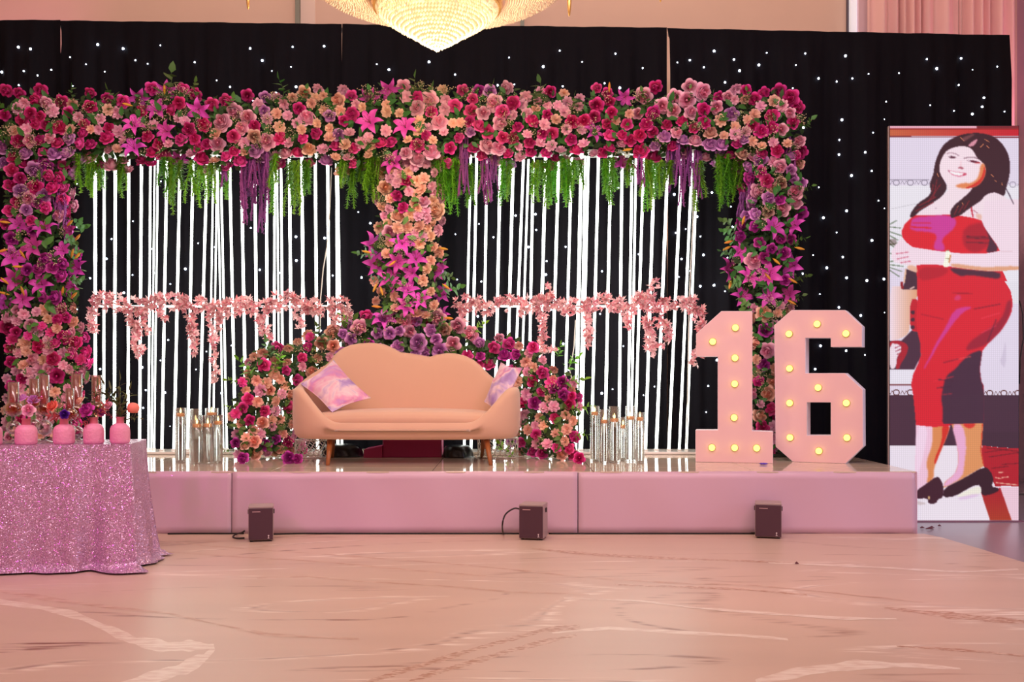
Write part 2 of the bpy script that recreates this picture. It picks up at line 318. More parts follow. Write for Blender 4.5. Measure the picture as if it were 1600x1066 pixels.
for k, (x0, x1, t0, t1, lab) in enumerate(drapes):
    a, b_ = P(x0, 0, DY).x, P(x1, 0, DY).x; za, zb = P(0, t0, DY).z, P(0, t1, DY).z
    dr = thing('starlight_drape', lab, 'drape', ((a+b_)/2, DY, 0), 'black starlight drapes behind the stage')
    def fn(u, v):
        x = a+(b_-a)*u; zt = za+(zb-za)*u; fade = min(1, (1-v)*9+.12)
        xx = x
        if k == 2 and u > .985: xx = x+.012*(1-v)*4*v*0
        if k == 3 and u > .98: xx = x+.03*math.sin(v*5)*(1-v)
        if k in (1, 3) and u < .02 and not ((.80 if k == 3 else .93) < v < .98): xx = a-(.022 if k == 3 else .012)
        return Vector((xx, DY+dwave(x, k)*fade, .01+(zt-.01)*v))
    mb = MB(); mb.grid(fn, int((b_-a)*42), 40); mb.obj('drape_cloth', m_drape, dr)
    mb = MB(); mb.tube([(a, DY+.06, za-.04), (b_, DY+.06, zb-.04)], .025, 8); mb.obj('top_pole', mat('drape_pole_metal', (150, 150, 155), .4, .8), dr)
    if k in (0, 3):
        mb = MB(); xp = a+.03 if k == 0 else b_-.06; zt = za if k == 0 else zb
        mb.tube([(xp, DY+.09, 0), (xp, DY+.09, zt-.03)], .022, 8); mb.box((xp, DY+.12, .01), (.4, .4, .02)); mb.obj('upright', MATS['drape_pole_metal'], dr)
    for (sx, sy) in stars:
        if not (x0-1 <= sx < x1+3): continue
        c = P(sx, sy, DY-.03); c.y = DY+dwave(c.x, k)*min(1, (1-c.z/za)*9+.12)-.006
        put('star_light', star_me, dr, loc=P(sx, sy, c.y), sc=random.choice([.006, .008, .010, .0115]))
# ---------------------------------------------------------------- glowing rod screens
m_rod = emis('acrylic_rod_glow', (250, 255, 246), 5.5)
m_acr = mat('frosted_acrylic', (236, 232, 225), .15, coat=.4)
RY = 9.02
L_rods = [(148.8,149,6.2),(162.7,162,5),(180,178.5,5.6),(201,200,5.2),(220.5,218,5.2),(234.5,232,4),(240.7,236.6,3),(245.6,241,3.2),(259.3,253,5.2),(279.6,272,5.4),(300,293,5),(321,311,5),(332,326,3.2),(338,333,3),(346.8,354.5,3.8),(341.5,349,3),(360.6,368,5),(378.5,385,5.4),(399,402.5,5.4),(416.7,418,5),(429,428,4.2),(433.6,437,3.2),(439.7,442.5,4.2),(453,456,5.4),(472.4,475.5,5.6),(493.3,496.5,5.4),(512.6,515.5,5.2),(526.4,528,5),(529,534.5,3.6)]
R_rods = [(733.4,725.5,4),(743,736,4.6),(759.4,754,4.6),(780,772.5,5.4),(799.6,790,5.4),(814.6,801,4.6),(823,812,3.8),(831.6,825,4.8),(850.2,841,5.6),(870.4,860,5.4),(890.6,881,4.8),(906.5,899,6.4),(912.5,905.5,3.2),(917,908.5,5),(932.9,924,5),(952.5,945,5.4),(971,967,5.2),(986.2,981,4.6),(992.2,986,4),(1003,992,4.8),(1019.7,1008.6,5.4),(1040,1025.5,5.6),(1060.9,1045.2,5.2),(1077.5,1061.5,4.6),(1086,1072.5,4.4)]
def screen(rods, lab, xa, xb, bay):
    t = thing('rod_screen', lab, 'light screen', (P((xa+xb)/2, 0, RY).x, RY, SZ), 'glowing rod screens')
    mb = MB(); c0, c1 = P(xa, 0, RY).x, P(xb, 0, RY).x
    mb.box(((c0+c1)/2, RY+.02, SZ+.014), (c1-c0, .34, .024)); bevel(mb.obj('base_plate', m_acr, t, smooth=False), .004)
    ztop = P(0, 238, RY).z
    mb = MB(); mb.box(((c0+c1)/2, RY+.05, ztop), (c1-c0-.06, .12, .05)); mb.obj('top_rail', m_acr, t, smooth=False)
    mb = MB(); z = P(0, 478, RY).z; mb.tube([(c0+.02, RY+.06, z), (c1-.02, RY+.06, z)], .009, 8); mb.obj('cross_bar', m_rod, t)
    for i, (x0, x1, w_) in enumerate(rods):
        yy = RY+(.10 if w_ < 4.3 else -.02*(i % 3)); s = (x1-x0)/360.
        zt, zb = ztop-.02, SZ+.026
        pt = 590+(H-zt)*F/yy; pb = 590+(H-zb)*F/yy
        a = P(x0+s*(pt-340), pt, yy); b_ = P(x0+s*(pb-340), pb, yy); r = w_/2*yy/F*.84
        mb = MB(); N = 26; pts = [a.lerp(b_, k/N) for k in range(N+1)]
        mb.tube(pts, [r*(1+.06*math.sin(k*2.3+i)+.05*math.sin(k*5.1+2*i)) for k in range(N+1)], 8)
        ro = mb.obj('light_rod', m_rod, t)
        mb = MB(); mb.box((b_.x, yy, SZ+.034), (r*2.8, r*2.8, .02)); mb.obj('rod_foot', m_acr, ro, smooth=False)
    return t
scL = screen(L_rods, 'left screen of glowing white bubble rods between the left and middle flower columns', 140, 542, 0)
scR = screen(R_rods, 'right screen of glowing white bubble rods between the middle and right flower columns', 720, 1092, 1)
m_wire = mat('white_lead_wire', (225, 225, 215), .5)
for sc_, pts in ((scL, [(518, 262), (515, 330), (511, 385), (505, 420), (501, 465), (500, 520)]), (scR, [(899, 500), (897, 540), (894, 560), (889, 575), (893, 590), (889, 610)]), (scR, [(1082, 255), (1083, 340), (1080, 400), (1077, 470), (1074, 640), (1072, 700)])):
    mb = MB(); mb.tube([P(x, y, RY-.05) for x, y in pts], .005, 5); mb.obj('lead_wire', m_wire, sc_)
# ---------------------------------------------------------------- sofa
SOX = (637-800)/1555.*8.2
sofa = thing('sofa', 'peach upholstered two-hump cloud-back sofa on wooden legs at the middle of the stage', 'sofa', (SOX, 8.2, SZ))
m_sofa = mat('peach_velvet', (221, 180, 152), .75, sheen=.35, noise=.03, nscale=4)
bp = [(455,606),(462,600),(475,590),(490,581),(503,573),(512,565),(520,554),(530,545),(545,538.5),(560,536),(578,535),(597,537),(612,543),(624,550),(635,552),(652,552.5),(663,556),(671,557.5),(680,554),(697,551.5),(712,552),(728,556),(742,563),(754,573),(765,584),(775,592),(790,600),(806,607),(822,616)]
def backz(px):
    for (a, za), (b_, zb) in zip(bp, bp[1:]):
        if a <= px <= b_: y = za+(zb-za)*(px-a)/(b_-a); return 1.15-(y-590)*8.52/F
    return 1.15-(bp[0][1]-590)*8.52/F if px < bp[0][0] else 1.15-(bp[-1][1]-590)*8.52/F
HWX, YF, YB = .925, 7.80, 8.60; YC = (YF+YB)/2
def plan(t):   # t 0..2pi, superellipse
    c, s = math.cos(t), math.sin(t); e = .62
    return Vector((SOX+HWX*math.copysign(abs(c)**e, c), YC+(YB-YF)/2*math.copysign(abs(s)**e, s), 0))
def rimz(p):
    u = abs(p.x-SOX)
    front_z = .793
    k = min(1, max(0, (u-.50)/(HWX-.50))); k = k*k*(3-2*k)
    side = 1.075
    fz = front_z+(side-front_z)*k**1.15
    px = 800+(p.x)*F/8.52
    bz = backz(px)
    w_ = min(1, max(0, (p.y-(YC-.12))/.40)); w_ = w_*w_*(3-2*w_)
    return fz*(1-w_)+max(bz, side-.02)*w_
NT = 220; shell = MB(); rings = []
for i in range(NT):
    t = 2*PI*i/NT; p = plan(t); q = plan(t+.01)-plan(t-.01); n = Vector((q.y, -q.x, 0)).normalized()
    hz = rimz(p); back = p.y > YC+.1
    lean = .05 if back else 0
    thick = .085 if abs(p.x-SOX) > .5 or back else .05
    fk = min(1, max(0, (abs(p.x-SOX)-.45)/.3)) if not back else 1
    zb = .655; zi = min(.80, hz-.03)
    def L_(o, z):
        k = (z-.65)/.8; return p+n*(o)+Vector((0, lean*k if back else 0, z))
    ring = [L_(-.10, zb), L_(-.045, zb+.006), L_(-.018, zb+.035), L_(.0, zb+.09), L_(.004, (zb+hz)/2), L_(.0, hz-.05), L_(-.008, hz-.02), L_(-.022, hz-.005), L_(-thick/2, hz),
            L_(-thick+.02, hz-.006), L_(-thick+.005, hz-.022), L_(-thick, hz-.05), L_(-thick-.01, (zi+hz)/2-.02), L_(-thick-.02, .70)]
    rings.append(ring)
K = len(rings[0]); vs = [v for r in rings for v in r]
fs = [(i*K+j, ((i+1) % NT)*K+j, ((i+1) % NT)*K+j+1, i*K+j+1) for i in range(NT) for j in range(K-1)]
shell.add(vs, fs); shell.f.append(tuple(i*K for i in range(NT-1, -1, -1))); shell.m.append(0)
shell.obj('frame', m_sofa, sofa)
def cush(u, v):
    t = 2*PI*u; c, s = math.cos(t), math.sin(t); e = .6
    k = v
    prof = [(0, .895), (.35, .896), (.7, .89), (.88, .876), (.96, .855), (1.0, .825), (.99, .76), (.97, .70)]
    f = v*7; i = min(6, int(f)); fr = f-i
    r = prof[i][0]+(prof[i+1][0]-prof[i][0])*fr; z = prof[i][1]+(prof[i+1][1]-prof[i][1])*fr
    x = .835*math.copysign(abs(c)**e, c)*r; y = (.335)*math.copysign(abs(s)**e, s)*r
    return Vector((SOX+x, YC+.0+y, z-.02*(x/.835)**2))
mb = MB(); mb.grid(cush, 72, 21); mb.obj('seat_cushion', m_sofa, sofa)
m_wood = mat('warm_brown_wood', (160, 96, 48), .4, noise=.25, nscale=12)
for (tx, ty, bx, by) in ((516, 7.98, 512, 7.80), (520, 8.4, 519, 8.52), (760, 7.98, 767, 7.80), (756, 8.4, 753, 8.52)):
    a = P(tx, 690, ty); a.z = .66; b_ = P(bx, 0, by); b_.z = SZ
    mb = MB(); mb.tube([a, b_], [.026, .014], 12); mb.obj('leg', m_wood, sofa)
# pillows
def pillowmat():
    m = bpy.data.materials.new('marbled_lilac_satin'); m.use_nodes = True; nt = m.node_tree; L = nt.links; b = nt.nodes['Principled BSDF']
    tc = nt.nodes.new('ShaderNodeTexCoord'); n = nt.nodes.new('ShaderNodeTexNoise'); n.inputs['Scale'].default_value = 4.2; n.inputs['Detail'].default_value = 5; n.inputs['Distortion'].default_value = 1.0
    r = nt.nodes.new('ShaderNodeValToRGB'); L.new(tc.outputs['Object'], n.inputs['Vector']); L.new(n.outputs[0], r.inputs[0])
    e = r.color_ramp.elements; e[0].position = .30; e[0].color = lin((150, 110, 190))+(1,); e[1].position = .74; e[1].color = lin((240, 215, 215))+(1,)
    for p_, c in ((.42, (190, 160, 215)), (.50, (240, 212, 220)), (.58, (226, 150, 190)), (.64, (205, 140, 205))):
        x = e.new(p_); x.color = lin(c)+(1,)
    L.new(r.outputs[0], b.inputs['Base Color']); b.inputs['Roughness'].default_value = .42; b.inputs['Sheen Weight'].default_value = .3; return m
m_pil = pillowmat()
def pillow(corners, bulge, lab, seed):
    c = [Vector(v) for v in corners]; ctr = sum(c, Vector())/4; nrm = (c[2]-c[0]).cross(c[3]-c[1]).normalized()
    if nrm.y > 0: nrm = -nrm
    t = thing('throw_pillow', lab, 'pillow', ctr, 'marbled pillows on the sofa'); mb = MB()
    for sgn in (1, -1):
        def fn(u, v):
            p = c[0]*(1-u)*(1-v)+c[1]*u*(1-v)+c[2]*u*v+c[3]*(1-u)*v
            pin = 1-.10*(math.sin(u*PI)*(1-math.sin(v*PI))+math.sin(v*PI)*(1-math.sin(u*PI)))
            p = ctr+(p-ctr)*pin
            f = (math.sin(u*PI)*math.sin(v*PI))**.55
            wr = .008*math.sin(u*19+seed+v*7)*math.sin(v*13-u*9)
            return p+nrm*sgn*(bulge*f+wr*f)
        mb.grid(fn, 22, 22)
    pc = mb.obj('pillow_cover', m_pil, t)
    mb = MB(); ring = []
    for a, b_ in ((0, 1), (1, 2), (2, 3), (3, 0)):
        for k in range(8):
            u = k/8; p = c[a].lerp(c[b_], u); ring.append(ctr+(p-ctr)*(1-.10*math.sin(u*PI)))
    mb.tube(ring+[ring[0]], .004, 5); mb.obj('piping', m_pil, pc)
pillow([P(521, 563, 8.42), P(579, 622, 8.12), P(519, 644, 7.99), P(470, 600, 8.17)], .065, 'diamond-leaning lilac and pink marbled pillow at the left end of the sofa', 1.)
pillow([P(783, 567, 8.40), P(816, 575, 8.16), P(779, 652, 8.02), P(757, 628, 8.28)], .062, 'lilac and white marbled pillow propped in the right sofa corner', 4.)
# under sofa
bx = thing('storage_box', 'magenta box pushed under the sofa', 'box', P(640, 0, 8.75)*1)
bx.location.z = SZ
def zt(py, Y): return P(0, py, Y).z
m_mag = mat('magenta_carton', (170, 20, 90), .55)
a, b_ = P(598, 0, 8.6).x, P(690, 0, 8.6).x
mb = MB(); mb.box(((a+b_)/2, 8.72, SZ+.085), (b_-a, .24, .17)); bevel(mb.obj('box_body', m_mag, bx, smooth=False), .005)
a2 = P(567, 0, 8.5).x
mb = MB(); mb.add([(a2, 8.55, SZ), (a, 8.55, SZ), (a, 8.55, SZ+.10), (a2, 8.55, SZ+.07), (a2, 8.8, SZ), (a, 8.8, SZ), (a, 8.8, SZ+.10), (a2, 8.8, SZ+.07)], [(0, 1, 2, 3), (4, 7, 6, 5), (0, 3, 7, 4), (1, 5, 6, 2), (3, 2, 6, 7), (0, 4, 5, 1)])
mb.obj('box_flap', m_mag, bx, smooth=False)
m_blk = mat('black_glossy_plastic', (14, 14, 18), .3, noise=.3, nscale=9, bump=.6)
for x0, x1, top, lab in ((503, 565, 694, 'black bag under the sofa left of the magenta box'), (692, 738, 696, 'black shiny bag under the sofa right of the magenta box')):
    Y = 8.70 if x0 < 600 else 8.62; a = P(x0, 0, Y); b_ = P(x1, 0, Y); hz = zt(top, Y)-SZ; mb = MB(); c = ((a.x+b_.x)/2, Y, SZ)
    def fn(u, v):
        t = 2*PI*u; k = [(0, .98), (.5, 1.), (.8, .93), (.95, .7), (1., .3), (1.04, .06), (1.1, .0), (0, 0)]
        f = v*6; i = min(6, int(f)); fr = f-i; r = k[i][0]+(k[i+1][0]-k[i][0])*fr; z = k[i][1]+(k[i+1][1]-k[i][1])*fr
        w_ = 1+.04*math.sin(t*5+z*4)+.03*math.sin(t*9)
        return Vector((c[0]+(b_.x-a.x)/2*r*math.cos(t)*w_, Y+.13*r*math.sin(t)*w_, SZ+.002+hz*z))
    mb.grid(fn, 40, 21); mb.obj('black_bag', m_blk, label=lab, cat='bag', group='black bags under the sofa')
# honeycomb lattice stands
m_lat = mat('white_lattice_metal', (225, 218, 205), .3, .3)
def lattice(xc, Y, R, hh, lab):
    c = P(xc, 0, Y); t = thing('lattice_stand', lab, 'stand', (c.x, Y, SZ), 'white lattice stands behind the sofa'); mb = MB(); rows = 4; cols = int(2*PI*R/.045); dz = hh/rows
    def q(i, z): a = 2*PI*i/cols; return (c.x+R*math.cos(a), Y+R*math.sin(a), SZ+z)
    for r in range(rows):
        for i in range(cols):
            o = .5*(r % 2); z = r*dz
            mb.tube([q(i+o, z+.0), q(i+o, z+dz*.45)], .0032, 4, False)
            mb.tube([q(i+o, z+dz*.45), q(i+o+.5, z+dz)], .0032, 4, False); mb.tube([q(i+o, z+dz*.45), q(i+o-.5, z+dz)], .0032, 4, False)
    mb.obj('lattice_band', m_lat, t)
    mb = MB(); mb.tube([q(i, .006) for i in range(cols+1)], .006, 6); mb.tube([q(i, hh) for i in range(cols+1)], .006, 6); mb.obj('rim_ring', m_lat, t)
lattice(489, 8.62, .155, .15, 'round white honeycomb lattice stand behind the left sofa leg')
lattice(778, 8.62, .175, .17, 'round white honeycomb lattice stand behind the right sofa leg')
# ---------------------------------------------------------------- marquee numbers
m_num = mat('white_painted_board', (240, 200, 204), .55)
m_side = mat('white_number_edge', (250, 246, 255), .5)
m_bulb = emis('bulb_glow', (255, 232, 110), 2.6)
m_sock = mat('bulb_socket_brass', (220, 190, 120), .4, .3)
def plane_hit(px, py, O, n):
    d = Vector(((px-CX)/F, 1, -(py-HY)/F)); o = Vector((0, 0, H)); return o+d*((O-o).dot(n)/d.dot(n))
def number(name, lab, outer, hole, bulbs, xc, Yf, ang, bot):
    O = P(xc, bot, Yf); n = Vector((-math.sin(ang), -math.cos(ang), 0)); Zs = 3.948
    def cv(q):
        p = plane_hit(q[0]/Zs+1080, q[1]/Zs+470, O, n)
        if q[1] > 1000: p.z = SZ+.002
        return p
    t = thing(name, lab, 'marquee number', (O.x, O.y, SZ), 'white light-up numbers on the stage'); D = -n*.15
    import bmesh
    bm = bmesh.new(); loops = [outer]+([hole] if hole else []); edges = []; 
    for lp in loops:
        vv = [bm.verts.new(cv(q)) for q in lp]
        for i in range(len(vv)): edges.append(bm.edges.new((vv[i], vv[(i+1) % len(vv)])))
    bmesh.ops.triangle_fill(bm, use_beauty=True, use_dissolve=False, edges=edges, normal=n)
    me = bpy.data.meshes.new('front_board'); 
    for f in bm.faces:
        if f.normal.dot(n) < 0: f.normal_flip()
    bm.to_mesh(me); bm.free(); me.materials.append(m_num)
    o = put('front_board', me, t); s = o.modifiers.new('s', 'SOLIDIFY'); s.thickness = .012; s.offset = -1
    mb = MB()
    for lp in loops:
        P0 = [cv(q)-n*.006 for q in lp]; P1 = [p+D for p in P0]; k = len(P0)
        ctr = sum(P0, Vector())/k
        mb.add(P0+P1, [(i, (i+1) % k, (i+1) % k+k, i+k) for i in range(k)])
    o = mb.obj('side_panel', m_side, t, smooth=False); s = o.modifiers.new('s', 'SOLIDIFY'); s.thickness = .006; s.offset = 0
    for bq in bulbs:
        c = cv(bq); q = aim(n, 0)
        m1 = MB(); m1.ball((0, 0, .016), .026, 12, 8, (1, 1, 1.0)); b_ = m1.obj('light_bulb', m_bulb, t, loc=c, rot=q)
        m2 = MB(); m2.lathe([(.031, 0), (.031, .004), (.026, .006), (.02, .006)], n=16); so = bpy.data.objects.new('bulb_socket', m2.mesh('bulb_socket', m_sock)); COL.objects.link(so); so.parent = b_
def fix1(b, y): return b
one = [(187, 66), (375, 66), (375, 806), (503, 810), (503, 1008), (28, 1008), (28, 800), (165, 800), (165, 343), (32, 343), (32, 205)]
number('number_one', 'big white marquee number 1 with yellow bulbs on the stage', one, None, [(273,167),(133,253),(270,353),(268,513),(265,721),(128,906),(268,907),(404,909)], 1147, 8.05, .24, 725.3)
six = [(620, 60), (948, 60), (1052, 158), (1052, 284), (862, 284), (862, 228), (703, 228), (703, 449), (948, 449), (1056, 550), (1058, 900), (950, 1009), (628, 1009), (522, 900), (513, 152)]
number('number_six', 'big white marquee number 6 with yellow bulbs at the right end of the stage', six, [(712, 626), (862, 626), (862, 833), (712, 833)], [(778,144),(605,205),(956,203),(608,418),(784,536),(609,631),(958,631),(611,844),(962,845),(789,927)], 1280, 8.05, .47, 725.6)
m_scrap = mat('violet_petal', (90, 60, 200), .5)
mb = MB(); c = P(1193, 724.5, 7.86); 
for k in range(5):
    a = k*1.25; mb.ball((c.x+.018*math.cos(a), c.y+.014*math.sin(a), SZ+.009), .014, 6, 4, (1.2, .8, .5))
mb.obj('loose_flower', m_scrap, label='tiny violet flower lying at the foot of the number one', cat='flower')
# ---------------------------------------------------------------- cylinder vases with floating candles
def glassmat(name, col, ior=1.45, rough=0.):
    m = bpy.data.materials.new(name); m.use_nodes = True; nt = m.node_tree; nt.nodes.clear(); L = nt.links
    g = nt.nodes.new('ShaderNodeBsdfGlass'); g.inputs['Color'].default_value = col+(1,); g.inputs['IOR'].default_value = ior; g.inputs['Roughness'].default_value = rough
    o = nt.nodes.new('ShaderNodeOutputMaterial'); L.new(g.outputs[0], o.inputs[0]); MATS[name] = m; return m
def thinglass(name, col, amt):
    m = bpy.data.materials.new(name); m.use_nodes = True; nt = m.node_tree; nt.nodes.clear(); L = nt.links
    g = nt.nodes.new('ShaderNodeBsdfGlossy'); g.inputs['Roughness'].default_value = .03; t = nt.nodes.new('ShaderNodeBsdfTransparent'); t.inputs[0].default_value = col+(1,)
    lw = nt.nodes.new('ShaderNodeLayerWeight'); lw.inputs[0].default_value = amt; mx = nt.nodes.new('ShaderNodeMixShader')
    L.new(lw.outputs['Facing'], mx.inputs[0]); L.new(t.outputs[0], mx.inputs[1]); L.new(g.outputs[0], mx.inputs[2])
    o = nt.nodes.new('ShaderNodeOutputMaterial'); L.new(mx.outputs[0], o.inputs[0]); MATS[name] = m; return m
m_glass = thinglass('clear_glass', (.97, .98, .98), .35)
m_water = glassmat('water_in_vase', (.985, .99, .985), 1.10)
m_wax = mat('peach_candle_wax', (255, 175, 110), .5, emit=(255, 150, 80), es=.35)
m_flame = emis('candle_flame', (255, 226, 150), 5.)
def vase(x0, x1, top, Y, cy, lab, lab2, grp):
    a, b_ = P(x0, 0, Y).x, P(x1, 0, Y).x; r = (b_-a)/2; xc = (a+b_)/2; zt_ = zt(top, Y); zc = zt(cy, Y)
    t = thing('cylinder_vase', lab, 'vase', (xc, Y, SZ), grp)
    mb = MB(); mb.lathe([(0, SZ+.002), (r, SZ+.002), (r, zt_), (r-.004, zt_), (r-.004, SZ+.016), (0, SZ+.016)], (xc, Y, 0), 28); mb.obj('glass_wall', m_glass, t)
    mb = MB(); mb.lathe([(0, SZ+.018), (r-.006, SZ+.018), (r-.006, zc-.006), (0, zc-.006)], (xc, Y, 0), 28); mb.obj('water', m_water, t)
    c = thing('floating_candle', lab2, 'candle', (xc, Y, zc), grp.replace('vases', 'candles'))
    rr = r*.78; mb = MB(); mb.lathe([(0, -.012), (rr*.8, -.012), (rr, -.002), (rr, .014), (rr*.9, .018), (0, .014)], (xc, Y, zc), 20); wx = mb.obj('wax', m_wax, c)
    mb = MB(); mb.lathe([(0, .016), (.007, .024), (.009, .034), (.005, .048), (0, .062)], (xc, Y, zc), 10); mb.obj('flame', m_flame, wx)
pos = ['outermost left', 'second', 'middle', 'front', 'next to last', 'rightmost']
A = [(274, 290.5, 637.5, 8.12, 649, 'at the far left'), (296.5, 315, 639, 8.25, 660, 'at the back beside the tallest rods'), (321, 340.5, 638, 8.2, 648, 'tall one at the back'), (299, 316.5, 649, 7.95, 666, 'short one at the front left'), (316, 333.5, 649, 7.93, 665.5, 'short one at the front middle'), (333, 348.5, 648.5, 8.03, 661.5, 'short one at the right end')]
for q in A: vase(*q[:5], 'clear cylinder vase of the left cluster, '+q[5], 'lit floating candle, left cluster, in the vase '+q[5], 'glass vases in the left cluster')
B = [(922, 936.5, 634.5, 8.2, 647, 'tall one at the far left'), (937, 951, 640, 8.02, 659.5, 'lower one second from left'), (951.5, 968.5, 635, 8.1, 657.5, 'tall one in the middle'), (968, 979, 652, 8.3, 667.5, 'smallest one behind the gap'), (977, 993.5, 635, 8.18, 654, 'tall one right of the middle'), (993, 1007, 644.5, 8.05, 655.5, 'short one at the right end')]
for q in B: vase(*q[:5], 'clear cylinder vase of the right cluster, '+q[5], 'lit floating candle, right cluster, in the vase '+q[5], 'glass vases in the right cluster')
# ---------------------------------------------------------------- wash lights
m_body = mat('dark_fixture_shell', (78, 48, 62), .35)
m_lip = mat('grey_fixture_rim', (170, 150, 145), .4)
def washer(x0, x1, y0, y1, rot, lab):
    g = G((x0+x1)/2, y1); Y = g.y; wd = (x1-x0)*Y/F*.90; hh = (y1-y0)*Y/F*.965
    t = thing('wash_light', lab, 'uplight', (g.x, Y+.09, 0), 'dark battery uplights on the floor'); t.rotation_euler = (0, 0, rot)
    def add(n_, mb, m, sm=False, bv=None):
        o = bpy.data.objects.new(n_, mb.mesh(n_, m, sm)); COL.objects.link(o); o.parent = t
        if bv: bevel(o, bv)
        return o
    mb = MB(); mb.box((0, 0, hh/2+.008), (wd, .17, hh-.012)); add('housing', mb, m_lip, bv=.006)
    mb = MB(); mb.box((0, -.088, hh/2+.004), (wd*.97, .012, hh-.03)); add('front_panel', mb, m_body, bv=.004)
    mb = MB(); mb.box((-wd*.18, -.0955, hh-.035), (wd*.32, .003, .004)); add('light_slot', mb, mat('pale_slot', (225, 190, 190), .5))
    mb = MB(); mb.ball((wd*.31, -.096, .047), .005, 6, 4, (1, .3, 1)); mb.box((wd*.31, -.096, .036), (.004, .002, .014)); mb.box((wd*.31, -.096, .029), (.014, .002, .003)); add('logo_mark', mb, mat('white_logo', (235, 225, 225), .5))
    s = 1 if rot > 0 else -1
    for q in (-1, 1):
        mb = MB(); mb.box((q*(wd/2+.003), .01, hh*.82), (.008, .03, .03)); add('socket', mb, mat('black_socket', (15, 12, 14), .4))
    for q in (-1, 1):
        for e in (-1, 1):
            mb = MB(); mb.lathe([(0, 0), (.011, 0), (.011, .012), (0, .012)], (q*wd*.38, e*.06, .004-.004+.004), 10); add('rubber_foot', mb, MATS['black_socket'])
    return g
washer(382, 424, 790, 848, .22, 'dark cube uplight on the floor left of the sofa, facing front')
washer(812.5, 855.5, 787, 845.5, -.22, 'dark cube uplight on the floor below the right sofa end, cable looped beside it')
washer(1183, 1228, 785, 843, -.25, 'dark cube uplight on the floor below the number one')
m_cab = mat('black_cable_rubber', (28, 18, 20), .5)
def cable(pts, lab, r=.006):
    P3 = []
    for p in pts:
        g = G(p[0], p[1]) if len(p) == 2 else P(p[0], p[1], p[2]); g.z = max(g.z, 0)+.004+r; g.y = min(g.y, 7.27); P3.append(g)
    mb = MB(); fine = []
    for i in range(len(P3)-1):
        p0, p1, p2, p3 = P3[max(i-1, 0)], P3[i], P3[i+1], P3[min(i+2, len(P3)-1)]
        for k in range(6):
            u = k/6; fine.append(.5*((2*p1)+(p2-p0)*u+(2*p0-5*p1+4*p2-p3)*u*u+(3*p1-p0-3*p2+p3)*u**3))
    fine.append(P3[-1]); mb.tube(fine, r, 7); mb.obj('power_cable', m_cab, label=lab, cat='cable', group='black power cables at the stage foot')
cable([(262, 836.5), (300, 834.8), (340, 836), (364, 835.5), (381, 836)], 'black cable running along the stage foot left of the leftmost uplight')
cable([(382, 843), (370, 843.5), (364, 841), (369, 837), (378, 834.5, 7.0), (382, 832, 7.0)], 'short black cable loop beside the leftmost uplight')
cable([(425, 837), (470, 834.5), (520, 834.5), (575, 834), (620, 830.8), (670, 832.5), (710, 830.2), (760, 831.5), (802, 831.5)], 'long wavy black cable between the left and the middle uplight')
cable([(813, 798, 7.05), (803, 797, 7.05), (790, 806, 7.03), (785, 822, 7.03), (787, 831), (795, 833), (811, 832.5)], 'black cable loop rising from the middle uplight')
cable([(856, 829.5), (900, 828.8), (960, 830.3), (1020, 830.6), (1080, 829.8), (1130, 828), (1168, 829)], 'long black cable between the middle and the right uplight')
cable([(1183, 831), (1174, 830), (1170, 834), (1180, 836), (1186, 833)], 'small bundled black cable beside the right uplight', .008)
for i, (x, y, s) in enumerate(((1441, 826.5, .02), (1452, 828, .035), (1456, 826, .02), (1468, 823.5, .014), (1245, 882.5, .012))):
    g = G(x, y); mb = MB(); mb.add([g+Vector((-s, -.01, .006)), g+Vector((s, -.006, .006)), g+Vector((s*.8, .02, .012)), g+Vector((-s*.6, .014, .01)), g+Vector((0, .002, .02))], [(0, 1, 4), (1, 2, 4), (2, 3, 4), (3, 0, 4), (3, 2, 1, 0)])
    mb.obj('debris_scrap', mat('dark_scrap', (90, 25, 40), .6), smooth=False, label=['small dark scrap at the stage corner below the screen', 'largest dark scrap on the floor below the screen', 'dark scrap behind the largest one below the screen', 'tiny dark fleck near the screen foot', 'tiny red fleck on the dance floor in front of the stage'][i], cat='debris')
# ---------------------------------------------------------------- flower meshes
def petal(mb, R, Hh, phi, half, roll=.15, nu=4, nv=4, inset=.0, point=0., base=.12, open_=.9):
    def fn(u, v):
        uu = u*2-1; wprof = (math.sin(PI*min(1, .10+.72*v))**.8)*(1-point*max(0, v-.55)/.45)
        r = R*(base+(1-base)*v**open_)*(1-inset*uu*uu*v); a = phi+uu*half*wprof*(1.15-.35*v)
        z = Hh*(v**1.25)-roll*R*max(0, v-.7)**2*9*(1-.3*uu*uu)-.10*R*abs(uu)**3*v
        return Vector((r*math.cos(a), r*math.sin(a), z))
    mb.grid(fn, nu, nv)
def rose_mesh(name, ms, seed, full=1.):
    rnd = random.Random(seed); mb = MB(); mb.mi = 0
    for R, Hh, n, half, roll, op in ((1., .36, 5, .80, .26, .8), (.88, .60, 5, .78, .14, .65), (.72, .80, 5, .74, .07, .52), (.54, .92, 4, .85, .02, .42), (.36, .98, 4, .9, .0, .36), (.20, 1.0, 3, 1.1, .0, .3)):
        o = rnd.uniform(0, 6)
        for k in range(n):
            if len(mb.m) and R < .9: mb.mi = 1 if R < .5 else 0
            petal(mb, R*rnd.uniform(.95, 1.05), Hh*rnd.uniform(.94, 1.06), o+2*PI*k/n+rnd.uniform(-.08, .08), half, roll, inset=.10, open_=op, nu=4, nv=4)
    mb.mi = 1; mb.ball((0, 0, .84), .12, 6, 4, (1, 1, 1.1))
    mb.mi = 2
    mb.lathe([(.03, -.5), (.05, -.15), (.16, -.08), (.22, .02), (.14, .06)], n=6)
    return mb.mesh(name, ms)
